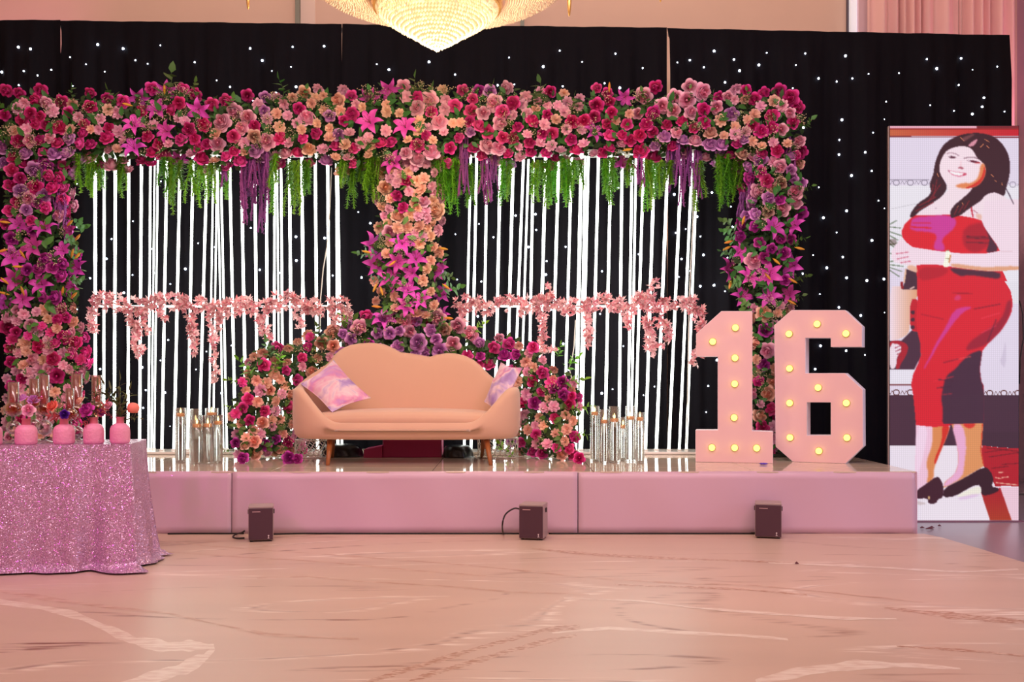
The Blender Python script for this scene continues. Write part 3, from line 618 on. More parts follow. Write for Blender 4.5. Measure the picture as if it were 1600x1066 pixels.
def spray_mesh(name, ms, seed):
    rnd = random.Random(seed); mb = MB()
    for R, Hh, n, half, roll in ((1., .34, 8, .50, .06), (.84, .58, 7, .56, .04), (.62, .76, 5, .7, 0), (.36, .84, 4, .9, 0)):
        o = rnd.uniform(0, 6)
        for k in range(n): petal(mb, R*rnd.uniform(.92, 1.08), Hh, o+2*PI*k/n, half, roll, nu=2, nv=3, inset=-.02, point=.45, open_=.75)
    mb.mi = 1; mb.lathe([(.03, -.6), (.05, -.2), (.22, -.05), (.25, .05)], n=5)
    return mb.mesh(name, ms)
def lily_mesh(name, ms, seed):
    rnd = random.Random(seed); mb = MB()
    for ring in (0, 1):
        for k in range(3):
            phi = 2*PI*k/3+ring*PI/3; hw = .30 if ring else .24
            def fn(u, v):
                uu = u*2-1; wv = hw*(math.sin(PI*(.06+.94*v))**.75)*(1-.35*v); r = 1.02*v
                z = .55*math.sin(v*1.9)-.42*max(0, v-.55)**1.3*2.-.10*(1-uu*uu)*math.sin(PI*v)*.8+ring*.02
                c, s = math.cos(phi), math.sin(phi); return Vector((r*c-uu*wv*s, r*s+uu*wv*c, z))
            mb.grid(fn, 4, 6)
    mb.mi = 1
    for k in range(6):
        a = k*PI/3+.3; e = Vector((.24*math.cos(a), .24*math.sin(a), .78)); mb.tube([(0, 0, .05), (e.x*.5, e.y*.5, .45), e], .012, 4)
        mb.ball(e, .055, 5, 3, (1, .5, .5))
    mb.mi = 2; mb.tube([(0, 0, -.5), (0, 0, .05)], [.03, .06], 5)
    return mb.mesh(name, ms)
def leaf_shape(mb, o, d, n_, L_, W_, bend=.15):
    d = Vector(d).normalized(); s = d.cross(Vector(n_)); s = s.normalized() if s.length > 1e-4 else Vector((1, 0, 0)); n = s.cross(d)
    o = Vector(o); vs = [o, o+d*L_*.35+s*W_*.5+n*.04*L_, o+d*L_*.35-n*.02*L_, o+d*L_*.35-s*W_*.5+n*.04*L_, o+d*L_*.7+s*W_*.36-n*bend*L_*.4, o+d*L_*.7-n*bend*L_*.5, o+d*L_*.7-s*W_*.36-n*bend*L_*.4, o+d*L_-n*bend*L_]
    mb.add(vs, [(0, 1, 2), (0, 2, 3), (1, 4, 5, 2), (2, 5, 6, 3), (4, 7, 5), (5, 7, 6)])
def sprig_mesh(name, ms, seed, n=9, narrow=.3):
    rnd = random.Random(seed); mb = MB(); pts = [Vector((.12*math.sin(k*.6+seed), .08*math.cos(k*.5), k/8*1.0)) for k in range(9)]
    mb.mi = 1; mb.tube(pts, [.018-.0015*k for k in range(9)], 5); mb.mi = 0
    for k in range(n):
        t = (k+1.5)/(n+1.5)*8; p = pts[int(min(8, t))]; a = k*2.4+seed
        leaf_shape(mb, p, (math.cos(a), math.sin(a), .55), (0, 0, 1), rnd.uniform(.34, .5), narrow*.6, .15)
    leaf_shape(mb, pts[-1], (0, .1, 1), (0, 1, 0), .4, narrow*.5)
    return mb.mesh(name, ms)
def gyp_mesh(name, ms, seed):
    rnd = random.Random(seed); mb = MB()
    for k in range(34):
        a = rnd.uniform(0, 2*PI); th = math.acos(rnd.uniform(.15, 1)); r = rnd.uniform(.65, 1.)
        e = Vector((r*math.sin(th)*math.cos(a), r*math.sin(th)*math.sin(a), r*math.cos(th)))
        mb.mi = 1; m_ = e*.5+Vector((0, 0, .08)); mb.tube([(0, 0, 0), m_, e], .008, 3, False); mb.mi = 0; mb.octa(e, .055)
    return mb.mesh(name, ms)
def fern_mesh(name, ms, seed, amar=False):
    rnd = random.Random(seed); mb = MB()
    for s_ in range(3 if not amar else 5):
        ox, oy = rnd.uniform(-.07, .07), rnd.uniform(-.06, .06); Ls = rnd.uniform(.65, 1.); ph = rnd.uniform(0, 6); N = 14 if amar else 20
        pts = [Vector((ox*(.3+t)+.02*math.sin(t*5+ph), oy*(.3+t)+.02*math.cos(t*4+ph), -Ls*t)) for t in [k/N for k in range(N+1)]]
        if amar:
            mb.tube(pts, [.010+.008*abs(math.sin(k*2.1+ph)) for k in range(N+1)], 5)
            for k in range(60):
                p = pts[rnd.randint(2, N)]; mb.octa(p+Vector((rnd.uniform(-.02, .02), rnd.uniform(-.02, .02), rnd.uniform(-.03, .03))), .011, .014)
        else:
            mb.tube(pts, .007, 4)
            for k in range(N*9):
                t = rnd.uniform(.02, 1); p = pts[min(N, int(t*N))]; a = rnd.uniform(0, 2*PI); ln = .085*(1.15-.6*t)*rnd.uniform(.6, 1.2)
                d = Vector((math.cos(a), math.sin(a), -rnd.uniform(.5, 1.3))).normalized(); sd = d.cross(Vector((0, 0, 1))).normalized()*.008
                q = p+d*ln; mb.add([p-sd, p+sd, q+sd*.4, q-sd*.4], [(0, 1, 2, 3)])
    return mb.mesh(name, ms)
def blossom_mesh(name, ms, seed):
    rnd = random.Random(seed); mb = MB()
    for k in range(7):
        a = 2*PI*k/7+rnd.uniform(-.3, .3); el = rnd.uniform(.15, 1.0); d = Vector((math.cos(a)*math.cos(el), math.sin(a)*math.cos(el), math.sin(el)))
        L_ = rnd.uniform(.75, 1.1); s = d.cross(Vector((0, 0, 1))).normalized(); n = s.cross(d)
        mb.mi = k % 2
        vs = [Vector((0, 0, 0)), d*L_*.45+s*.20+n*.05, d*L_*.45-n*.05, d*L_*.45-s*.20+n*.05, d*L_+n*.08]
        mb.add(vs, [(0, 1, 2), (0, 2, 3), (1, 4, 2), (2, 4, 3)])
    return mb.mesh(name, ms)
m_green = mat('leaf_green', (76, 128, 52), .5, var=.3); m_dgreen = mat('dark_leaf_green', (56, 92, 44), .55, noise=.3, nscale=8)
m_lgreen = mat('lime_fern_green', (128, 196, 44), .55, var=.22); m_stem = mat('stem_green', (80, 110, 50), .5)
m_purp = mat('amaranth_purple', (150, 70, 150), .6, var=.25); m_cream = mat('cream_filler_bloom', (246, 226, 184), .6)
m_bud = mat('yellow_orange_bud', (226, 160, 50), .5, var=.15)
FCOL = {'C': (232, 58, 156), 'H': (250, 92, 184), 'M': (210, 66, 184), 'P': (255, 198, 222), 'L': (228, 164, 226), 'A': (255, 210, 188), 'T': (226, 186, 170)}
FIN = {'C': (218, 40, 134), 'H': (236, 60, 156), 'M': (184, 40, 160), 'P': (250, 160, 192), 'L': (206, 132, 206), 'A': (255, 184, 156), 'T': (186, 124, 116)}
CN = {'C': 'crimson pink', 'H': 'hot pink', 'M': 'purple magenta', 'P': 'light pink', 'L': 'lilac', 'A': 'peach', 'T': 'dusty tan'}
ROSE = {}; SPRAY = {}
for k in FCOL:
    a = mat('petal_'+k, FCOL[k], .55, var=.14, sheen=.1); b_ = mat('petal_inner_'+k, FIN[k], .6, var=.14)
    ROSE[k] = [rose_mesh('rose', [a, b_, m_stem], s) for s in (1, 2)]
    SPRAY[k] = [spray_mesh('spray_rose', [a, m_stem], s) for s in (1, 2)]
m_lily = mat('lily_petal', (232, 84, 206), .5, var=.18); LILY = [lily_mesh('lily', [m_lily, mat('lily_anther', (150, 60, 40), .6), m_stem], s) for s in (1, 2)]
mb = MB(); mb.lathe([(.02, -.3), (.12, .0), (.22, .35), (.22, .8), (.12, 1.25), (0, 1.45)], n=8); BUD = mb.mesh('lily_bud', m_bud)
SPRIG = [sprig_mesh('leaf_sprig', [m_green, m_stem], s, 9, .5) for s in (1, 2, 3)]
SPRIGL = [sprig_mesh('leaf_sprig', [m_lgreen, m_stem], s, 10, .36) for s in (4, 5)]
GYP = [gyp_mesh('filler_spray', [m_cream, m_stem], s) for s in (1, 2)]
FERN = [fern_mesh('fern_strand', m_lgreen, s) for s in (1, 2, 3, 4)]
AMAR = [fern_mesh('amaranth_strand', m_purp, s, True) for s in (1, 2, 3)]
BLOS = [blossom_mesh('blossom', [mat('blush_petal', (255, 222, 224), .6, var=.10), mat('rose_petal_edge', (240, 156, 170), .6, var=.15)], s) for s in (1, 2, 3, 4)]
# ---------------------------------------------------------------- placement
def inpoly(x, y, pl):
    c = False; n = len(pl); j = n-1
    for i in range(n):
        xi, yi = pl[i]; xj, yj = pl[j]
        if (yi > y) != (yj > y) and x < (xj-xi)*(y-yi)/(yj-yi)+xi: c = not c
        j = i
    return c
def edist(x, y, pl):
    best = 1e9; n = len(pl); g = (0, -1)
    for i in range(n):
        ax, ay = pl[i]; bx_, by_ = pl[(i+1) % n]; dx, dy = bx_-ax, by_-ay; t = max(0, min(1, ((x-ax)*dx+(y-ay)*dy)/(dx*dx+dy*dy+1e-9)))
        ex, ey = x-ax-dx*t, y-ay-dy*t; d = math.hypot(ex, ey)
        if d < best: best = d; g = (-ex/(d+1e-6), -ey/(d+1e-6))
    return best, g
def wchoice(d):
    t = sum(d.values()); r = random.uniform(0, t)
    for k, v in d.items():
        r -= v
        if r <= 0: return k
    return k
def fill(parent, poly, zone, Yf, D, space, n_try, counts, jitter=6, sizes=None, fade=42., lim=290):
    xs = [p[0] for p in poly]; ys = [p[1] for p in poly]; placed = []; cell = {}
    sz = {'rose': 10.5, 'garden_rose': 12.6, 'spray_rose': 8.2, 'lily': 19.5}
    if sizes: sz.update(sizes)
    for _ in range(n_try):
        x, y = random.uniform(min(xs), max(xs)), random.uniform(min(ys), max(ys))
        if not inpoly(x+random.gauss(0, jitter*.5), y+random.gauss(0, jitter*.5), poly): continue
        k = wchoice(zone(x, y))
        if k[0] == 's': kind, c = 'spray_rose', k[1]
        elif k == 'Y': kind, c = 'lily', None
        elif k[0] == 'g': kind, c = 'garden_rose', k[1]
        else: kind, c = 'rose', k[0]
        r = sz[kind]*random.uniform(.82, 1.16); ok = True
        gx, gy = int(x//24), int(y//24)
        for a in (-1, 0, 1):
            for b in (-1, 0, 1):
                for (qx, qy, qr) in cell.get((gx+a, gy+b), ()):
                    if (qx-x)**2+(qy-y)**2 < ((qr+r)*space)**2: ok = False; break
                if not ok: break
            if not ok: break
        if not ok or counts.get(kind, 0) >= lim: continue
        counts[kind] = counts.get(kind, 0)+1
        cell.setdefault((gx, gy), []).append((x, y, r)); placed.append((x, y, r))
        d, g = edist(x, y, poly)
        if not inpoly(x, y, poly): d = 0; g = (-g[0], -g[1])
        t = min(1, d/fade); Yc = Yf(x, y); Y = Yc-D*math.sqrt(max(0, 1-(1-t)**2))-random.uniform(-.02, .035)
        ax = Vector((-g[0]*(1-t)*.9+random.gauss(0, .28), -1, g[1]*(1-t)*.9+random.gauss(.12, .28)))
        R = r*Y/F; me = random.choice(SPRAY[c] if kind == 'spray_rose' else LILY if kind == 'lily' else ROSE[c])
        p = P(x, y, Y); p.z = max(p.z, SZ+.05)
        put(kind, me, parent, loc=p-ax.normalized()*R*.4, rot=aim(ax), sc=R*(1.15 if kind == 'spray_rose' else 1.08), label=(CN[c]+' '+kind.replace('_', ' ')) if c else 'magenta pink open lily')
    return placed
def foliage(parent, poly, Yf, D, n, m, size=(.05, .09), back=.12, fade=42.):
    mb = MB(); xs = [p[0] for p in poly]; ys = [p[1] for p in poly]; c = 0
    while c < n:
        x, y = random.uniform(min(xs), max(xs)), random.uniform(min(ys), max(ys))
        if not inpoly(x, y, poly): continue
        d, g = edist(x, y, poly); t = min(1, d/fade); Y = Yf(x, y)-D*math.sqrt(max(0, 1-(1-t)**2))*random.uniform(.3, .85)+random.uniform(0, back)
        dr = Vector((random.gauss(0, 1)-g[0]*(1-t)*.8, -random.uniform(0, 1), random.gauss(0, 1)+g[1]*(1-t)*.8))
        L_ = random.uniform(*size); o_ = P(x, y, Y); o_.z = max(o_.z, SZ+.02); dr.z = abs(dr.z) if o_.z < SZ+.1 else dr.z; leaf_shape(mb, o_, dr, (random.gauss(0, .4), -1, random.gauss(.3, .4)), L_, L_*.5); c += 1
    return mb.obj('foliage', m, parent, kind='stuff')
AY = 8.82
arch = thing('floral_arch', 'tall double-bay arch covered in pink, magenta and peach flowers on the stage', 'floral arch', (P(630, 0, AY).x, AY, SZ))
beam = [(4,185),(12,158),(40,150),(75,150),(105,160),(140,150),(185,152),(210,146),(250,142),(290,142),(310,158),(345,160),(370,158),(395,156),(430,150),(480,146),(530,148),(575,148),(600,138),(650,136),(700,148),(740,142),(775,136),(820,146),(860,146),(910,156),(950,144),(1000,148),(1060,146),(1110,148),(1180,146),(1232,144),(1250,170),(1254,210),(1250,245),(1210,262),(1150,250),(1120,238),(1060,238),(1000,250),(930,244),(880,248),(800,250),(730,240),(700,262),(600,270),(585,255),(540,262),(500,250),(440,246),(400,258),(330,262),(260,248),(200,252),(150,245),(110,258),(20,262),(4,230)]
lcol = [(6,250),(125,250),(112,300),(112,350),(124,400),(126,440),(122,480),(130,520),(140,560),(128,600),(122,640),(120,690),(10,690),(8,620),(14,560),(6,500),(10,440),(6,380),(10,320)]
ccol = [(600,250),(690,250),(688,300),(692,340),(686,380),(690,420),(688,460),(690,505),(588,505),(596,460),(584,420),(582,390),(592,350),(588,310),(594,280)]
rcol = [(1150,240),(1248,240),(1254,300),(1246,350),(1240,400),(1244,450),(1232,500),(1224,560),(1212,620),(1216,680),(1214,712),(1168,712),(1170,650),(1160,600),(1156,540),(1162,480),(1140,450),(1142,390),(1158,340),(1166,290)]
def zbeam(x, y):
    if x < 135 and y > 215: return {'gL': 1, 'H': 1, 'C': 1, 'P': 1, 'L': 1}
    if x < 200: return {'C': 2.4, 'sP': 1.8, 'sA': 1.2, 'gP': .8, 'H': .6}
    if x < 330: return {'Y': 2.6, 'C': 1.6, 'H': .7, 'sP': .8, 'gP': .3, 'L': .3}
    if x < 430: return {'C': 1.4, 'gP': 1.4, 'H': 1, 'sA': .8, 'L': .7, 'T': .2, 'sP': .6}
    if x < 560: return {'C': .8, 'H': 1.6, 'sA': 2, 'sP': 1.6, 'gP': .5, 'L': .4, 'gA': .3}
    if x < 650: return {'Y': 2.2, 'gP': 1.2, 'sA': 1.4, 'sP': 1, 'C': .5, 'gA': .5}
    if x < 720: return {'Y': .8, 'C': 1.2, 'gP': 1.2, 'H': 1, 'sA': 1, 'sP': .8}
    if x < 800: return {'C': 1.4, 'L': 1, 'H': 1.5, 'gP': 1.2, 'gA': .4, 'M': .5}
    if x < 915: return {'sP': 3.4, 'C': 2., 'sA': 1., 'H': .3}
    if x < 985: return {'Y': 2.6, 'C': 1.4, 'sA': .8, 'H': .6, 'sP': .4}
    if x < 1110: return {'C': 2., 'gP': 1.3, 'L': 1., 'P': 1, 'gC': .6}
    return {'C': 2.2, 'gC': .8, 'sA': 1., 'sP': 1.2, 'P': .7, 'L': .5, 'gP': .6, 'T': .15}
def zl(x, y):
    if y < 350: return {'gL': .8, 'L': 1.2, 'H': 1.6, 'C': .9, 'gP': .9, 'M': .7, 'P': .5}
    if y < 480: return {'Y': 4, 'M': .5, 'gP': .1}
    return {'sP': 2.4, 'C': .9, 'H': .8, 'sA': 1.1, 'gC': .4, 'sH': .4, 'P': .8}
def zc(x, y):
    if y < 375: return {'sA': 2, 'sP': 1.6, 'gA': .9, 'C': .8, 'gC': .4, 'gP': .7}
    return {'Y': 4, 'sA': .6, 'C': .2}
def zr(x, y):
    if y < 345: return {'L': 1.6, 'gP': 1.2, 'gL': .8, 'H': 1.2, 'T': .7, 'M': .8}
    if y < 470: return {'Y': 4, 'gP': .15, 'M': .5}
    return {'sA': 1.4, 'gA': 1.2, 'sP': 1.3, 'M': .5, 'gP': .8, 'C': .6, 'H': .4, 'T': .2}
# frame and leafy core
mb = MB(); mfr = mat('arch_frame_metal', (44, 56, 40), .6, .1)
for px in (65, 640, 1200):
    for dy in ((-.07, .07) if px != 640 else (.10, .17)): mb.tube([(P(px, 0, AY).x, AY+dy, SZ), (P(px, 0, AY).x, AY+dy, P(0, 180, AY).z)], .02, 8)
    mb.box((P(px, 0, AY).x, AY, SZ+.01), (.4, .4, .02))
for py in (178, 225): mb.tube([P(20, py, AY), P(1240, py, AY)], .02, 8)
mb.obj('frame', mfr, arch)
Yc_ = lambda x, y: AY
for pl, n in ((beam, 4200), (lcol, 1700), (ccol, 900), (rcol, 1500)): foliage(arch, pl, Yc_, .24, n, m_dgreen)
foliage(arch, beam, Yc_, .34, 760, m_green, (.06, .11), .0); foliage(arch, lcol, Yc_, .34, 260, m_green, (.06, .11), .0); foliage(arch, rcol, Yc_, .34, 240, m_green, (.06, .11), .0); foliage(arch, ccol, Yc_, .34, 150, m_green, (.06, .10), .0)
cn = {}
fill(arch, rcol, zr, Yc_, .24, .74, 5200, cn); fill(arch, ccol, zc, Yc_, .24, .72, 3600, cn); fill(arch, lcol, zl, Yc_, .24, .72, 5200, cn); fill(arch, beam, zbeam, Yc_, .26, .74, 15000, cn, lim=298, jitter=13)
# greenery tufts, buds and filler
for x, y, d, s in ((258,150,(.3,0,1),46),(185,165,(-.4,0,1),34),(112,150,(.2,0,1),22),(300,150,(.4,0,1),30),(360,175,(.3,0,1),30),(445,150,(-.2,0,1),34),(470,155,(.3,0,1),26),(645,150,(.1,0,1),36),(660,160,(.5,0,1),34),(585,160,(-.3,0,1),28),(760,150,(.4,0,1),28),(855,158,(-.4,0,1),38),(890,170,(.2,0,1),28),(925,165,(0,0,1),24),(1075,150,(.2,0,1),20),(1010,160,(-.2,0,1),26),(1170,155,(-.3,0,1),22),(1110,160,(.1,0,1),22),(30,170,(-.8,0,.6),30),(12,200,(-1,0,.2),26),(20,205,(-.7,0,-.2),26),(835,165,(.1,0,1),30),(1240,195,(.8,0,.6),30),(1245,285,(1,0,.1),22)):
    Y = AY-.2; put('leaf_sprig', random.choice(SPRIG), arch, loc=P(x, y+10, Y), rot=aim((d[0], -.35, d[2])), sc=s*Y/F)
for x, y, dx in ((100,375,1),(108,400,1),(112,440,1),(95,460,1),(20,460,-1),(14,405,-1),(24,490,-1),(120,350,.6),(600,440,-1),(588,400,-1),(685,430,1),(692,455,1),(620,450,-.4),(1150,375,-1),(1146,400,-1),(1160,440,-1),(1152,360,-1),(1235,380,1),(1238,440,1),(1230,470,1),(1172,490,-.5),(1185,520,.4)):
    Y = AY-.22; put('leaf_sprig', random.choice(SPRIG), arch, loc=P(x, y, Y), rot=aim((dx, -.5, random.uniform(-.3, .5))), sc=random.uniform(22, 30)*Y/F)
for x, y, dx, dz in ((14,348,-1,.1),(106,352,.7,.5),(118,375,.7,.6),(10,390,-1,-.4),(38,402,-.4,.8),(118,403,.8,.7),(112,401,.3,.7),(34,417,-1,0),(12,443,-.7,.7),(12,460,-1,.3),(37,460,-.2,1),(97,460,.3,.8),(112,465,.8,.6),(578,395,-1,.2),(688,388,1,-.2),(588,445,-.4,-1),(595,450,.3,-1),(693,445,.8,-.6),(618,408,-.7,-.6),(594,480,-1,.1),(696,497,1,-.1),(1143,377,-1,-.3),(1140,386,-1,-.5),(1142,440,-.3,-1),(1160,350,.2,.9),(1244,387,1,-.3),(1234,436,.9,-.6),(1196,428,.6,-.8),(952,142,0,1),(975,235,1,.1),(257,145,.1,1),(205,165,-1,.2),(1209,405,.7,-.7),(1232,470,.8,-.5)):
    Y = AY-.26; put('lily_bud', BUD, arch, loc=P(x, y, Y), rot=aim((dx, -.35, dz)), sc=9.5*Y/F)
for pl, n in ((beam, 74), (lcol, 22), (ccol, 14), (rcol, 16)):
    xs_ = [p[0] for p in pl]; ys_ = [p[1] for p in pl]; c = 0
    while c < n:
        x, y = random.uniform(min(xs_), max(xs_)), random.uniform(min(ys_), max(ys_))
        if not inpoly(x, y, pl): continue
        d, g = edist(x, y, pl); t = min(1, d/42.); Y = AY-.25*math.sqrt(max(0, 1-(1-t)**2))-.07
        put('filler_spray', random.choice(GYP), arch, loc=P(x, y, Y+.04), rot=aim((-g[0]*(1-t)+random.gauss(0, .3), -1, g[1]*(1-t)+random.gauss(.2, .3))), sc=random.uniform(11, 17)*Y/F); c += 1
for x, y in ((278,140),(288,146),(655,135),(675,140),(700,140),(1245,190),(1252,186),(6,205),(572,150),(1000,150),(570,140),(425,152)):
    put('filler_spray', random.choice(GYP), arch, loc=P(x, y+8, AY-.18), rot=aim((random.gauss(0, .4), -.3, 1)), sc=17*8.7/F)
# hanging strands
def strand(me, nm, x, yt, yb, wf=1.):
    Y = AY-random.uniform(.02, .2); L_ = (yb-yt)*Y/F; q = Quaternion((0, 0, 1), random.uniform(0, 2*PI))
    put(nm, random.choice(me), arch, loc=P(x, yt, Y), rot=q, sc=(max(.55, L_)*wf, max(.55, L_)*wf, L_))
ferns = [(122,240,305),(133,240,312),(144,240,312),(152,242,300),(186,245,312),(193,245,300),(256,245,305),(266,245,341),(274,248,318),(284,250,312),(302,250,322),(310,250,328),(330,255,322),(350,255,322),(418,245,343),(432,240,300),(456,250,345),(463,250,350),(481,250,316),(476,250,308),(536,245,300),(546,245,312),(554,248,334),(562,245,300),(571,242,318),(580,242,322),(590,245,330),(688,250,322),(697,245,340),(705,245,346),(712,248,330),(728,255,328),(735,255,326),(756,255,322),(789,248,326),(796,250,322),(838,250,330),(847,250,332),(858,250,325),(866,250,332),(880,248,328),(886,248,330),(898,250,315),(906,250,300),(943,248,318),(950,248,334),(958,245,314),(984,248,300),(1008,248,334),(1016,250,338),(1026,250,312),(1036,250,320),(1048,250,300),(1094,250,336),(1088,250,318),(1120,240,335),(1128,240,330),(1138,240,322),(1150,245,320),(1158,245,312)]
for x, a, b_ in ferns: strand(FERN, 'fern_strand', x+random.uniform(-2, 2), a, b_, 1.25)
amar = [(380,240,356),(386,238,330),(402,235,350),(410,236,372),(416,238,330),(395,236,318),(350,250,300),(722,222,320),(728,215,310),(754,250,332),(762,248,326),(772,240,300),(1046,228,300),(1052,226,312),(1060,224,302),(1066,226,328),(1078,226,300),(1088,235,300),(1000,240,298),(1092,236,316),(92,280,346),(84,285,342),(98,290,360),(104,300,396),(1160,300,345),(1166,296,340),(1238,216,300),(1232,214,290),(1240,250,330),(60,240,300),(64,245,310),(1172,260,330)]
for x, a, b_ in amar: strand(AMAR, 'amaranth_strand', x, a, b_, .8)
# ---------------------------------------------------------------- flower hedge behind the sofa
hedge = thing('flower_garland', 'low curved garland of pink and lilac roses wrapped behind and beside the sofa', 'flower garland', (SOX, 8.85, SZ))
hp = [(362,700),(366,660),(362,640),(375,615),(384,580),(392,552),(425,542),(470,536),(505,524),(535,512),(552,498),(585,490),(620,486),(660,486),(705,496),(740,510),(745,528),(790,532),(832,540),(838,556),(862,572),(895,590),(905,640),(903,680),(896,715),(850,722),(812,722),(800,700),(800,560),(690,590),(560,590),(500,600),(478,640),(478,716),(440,722),(395,720)]
def hY(x, y):
    u = abs(x-632)
    k = min(1, max(0, (u-165)/90)); k = k*k*(3-2*k); top = 8.84
    return top*(1-k)+(8.34+max(0, (700-y))*.0014)*k
def zh(x, y):
    if x < 530:
        if y < 590: return {'sA': 1.6, 'H': 1.5, 'sP': .8, 'A': .8, 'gA': .4}
        return {'sA': 2.2, 'sP': 1.6, 'H': 1.6, 'C': .4, 'A': 1, 'M': .5}
    if x < 738: return {'gP': 1.3, 'L': 2.4, 'M': .5, 'gL': .7, 'T': .25, 'H': .2}
    if x < 800: return {'H': 1.6, 'L': 1.3, 'P': .6, 'T': .2, 'M': .5}
    return {'H': 2., 'sP': 1.2, 'sA': 1.2, 'M': 1., 'C': .6, 'A': .4}
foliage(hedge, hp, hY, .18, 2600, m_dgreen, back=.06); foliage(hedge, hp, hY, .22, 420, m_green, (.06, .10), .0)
cn = {}; fill(hedge, hp, zh, hY, .17, .80, 6500, cn, sizes={'rose': 9.6, 'garden_rose': 12.5, 'spray_rose': 8})
for x, y, d, s in ((395,590,(-.5,0,.8),34),(385,640,(-1,0,.2),26),(420,560,(0,0,1),30),(505,540,(-.2,0,1),30),(380,600,(-1,0,.3),24),(550,505,(-.7,0,.5),22),(740,520,(.7,0,.6),24),(880,600,(1,0,.3),34),(890,640,(1,0,.2),30),(885,580,(.6,0,.8),30),(895,680,(1,0,0),24),(870,560,(.3,0,1),22),(800,716,(-.6,0,.8),30),(430,580,(.4,0,1),28),(365,705,(-1,0,.2),24),(690,520,(0,0,1),20)):
    Y = hY(x, y)-.16; put('leaf_sprig', random.choice(SPRIGL if random.random() < .6 else SPRIG), hedge, loc=P(x, y, Y), rot=aim((d[0], -.35, d[2])), sc=s*Y/F)
for x, y in ((470,545),(500,555),(435,560),(420,640),(440,620),(470,650),(450,660),(448,690),(845,690),(860,610),(612,512),(560,520)):
    Y = hY(x, y)-.2; put('filler_spray', random.choice(GYP), hedge, loc=P(x, y, Y+.04), rot=aim((random.gauss(0, .3), -1, .3)), sc=random.uniform(14, 19)*Y/F)
for x, y, r, k, c in ((369,647,9,'s','H'),(378,598,8,'s','H'),(381,719,10,'r','M'),(450,720,11,'r','M'),(466,720,9,'r','M'),(905,714,10,'r','C'),(862,600,11,'s','H'),(485,527,8,'s','H'),(894,620,8,'r','C'),(833,544,10,'r','H')):
    Y = 7.98 if y > 700 else hY(x, y)-.16; ax = Vector((random.gauss(0, .3), -1, .3)); R = r*Y/F
    p = P(x, y, Y); 
    if y > 700: p.z = SZ+R*.75
    put('spray_rose' if k == 's' else 'rose', random.choice(SPRAY[c] if k == 's' else ROSE[c]), hedge, loc=p, rot=aim(ax), sc=R*1.05)
# ---------------------------------------------------------------- blossom garlands on the rod screens
def garland(lab, spine, drips):
    Y = RY-.16; t = thing('blossom_garland', lab, 'garland', P(spine[len(spine)//2][0], spine[len(spine)//2][1], Y), 'blush blossom garlands across the rod screens')
    m_tw = mat('pinkish_twig', (170, 110, 100), .6); cnt = 0; pool = []
    for pts, hw in [(spine, 15)]+[(d, w_) for d, w_ in drips]:
        mb = MB(); mb.tube([P(x, y, Y+.03) for x, y in pts], .006, 5); mb.obj('twig', m_tw, t)
        L_ = 0
        for (x0, y0), (x1, y1) in zip(pts, pts[1:]):
            ln = math.hypot(x1-x0, y1-y0); n = int(ln*hw/19)+1
            for k in range(n):
                u = random.random(); a = random.uniform(0, 2*PI); r = hw*math.sqrt(random.random())*.95
                pool.append((x0+(x1-x0)*u+r*math.cos(a)*(.5 if hw > 10 else .8), y0+(y1-y0)*u+r*math.sin(a), hw, r))
    random.shuffle(pool); rest = MB()
    for i, (x, y, hw, r) in enumerate(pool):
        yy = Y-.09*math.sqrt(max(0, 1-(r/hw)**2))+random.uniform(-.02, .02); ax = (random.gauss(0, .8), -.8, random.gauss(0, .8))
        if cnt < 296: 
            put('blossom', random.choice(BLOS), t, loc=P(x, y, yy), rot=aim(ax), sc=random.uniform(8, 11.5)*yy/F); cnt += 1
        else:
            q = aim(ax); s_ = 9*yy/F; bm_ = BLOS[i % 4]; o_ = P(x, y, yy+.03); rest.add([q @ (v.co*s_)+o_ for v in bm_.vertices], [tuple(f.vertices) for f in bm_.polygons])
    if rest.v: rest.obj('small_blossoms', MATS['blush_petal'], t, kind='stuff')
garland('blush blossom garland across the left screen of glowing rods', [(145,470),(160,468),(190,478),(225,480),(250,470),(290,474),(320,478),(345,484),(370,478),(400,480),(430,476),(460,466),(480,476),(510,480),(535,476),(545,490)],
        [([(148,480),(142,505),(150,522)], 8), ([(205,490),(215,520),(212,545),(222,552)], 11), ([(225,490),(228,525)], 8), ([(300,490),(300,520),(304,548)], 10), ([(325,490),(332,520),(336,550),(338,575),(336,598)], 6), ([(345,490),(340,520)], 8), ([(405,490),(412,510),(420,528)], 10), ([(465,490),(468,512)], 9), ([(520,485),(524,510)], 10), ([(543,490),(548,515),(540,540)], 12), ([(245,490),(262,498)], 7)])
garland('blush blossom garland across the right screen of glowing rods', [(716,476),(735,474),(760,480),(790,474),(820,478),(850,472),(880,480),(910,478),(940,474),(970,480),(1000,472),(1030,476),(1055,478),(1080,474),(1098,486)],
        [([(722,485),(722,500)], 8), ([(852,470),(862,448)], 10), ([(845,485),(848,515),(846,540),(852,553)], 8), ([(856,545),(868,550)], 5), ([(913,485),(920,510),(922,540)], 9), ([(1000,470),(1015,455),(1022,448)], 13), ([(975,490),(985,515)], 8), ([(1010,490),(1014,515),(1016,540),(1020,558)], 10), ([(1030,490),(1042,515),(1040,535)], 10), ([(1090,485),(1098,510),(1092,540),(1086,562)], 12)])
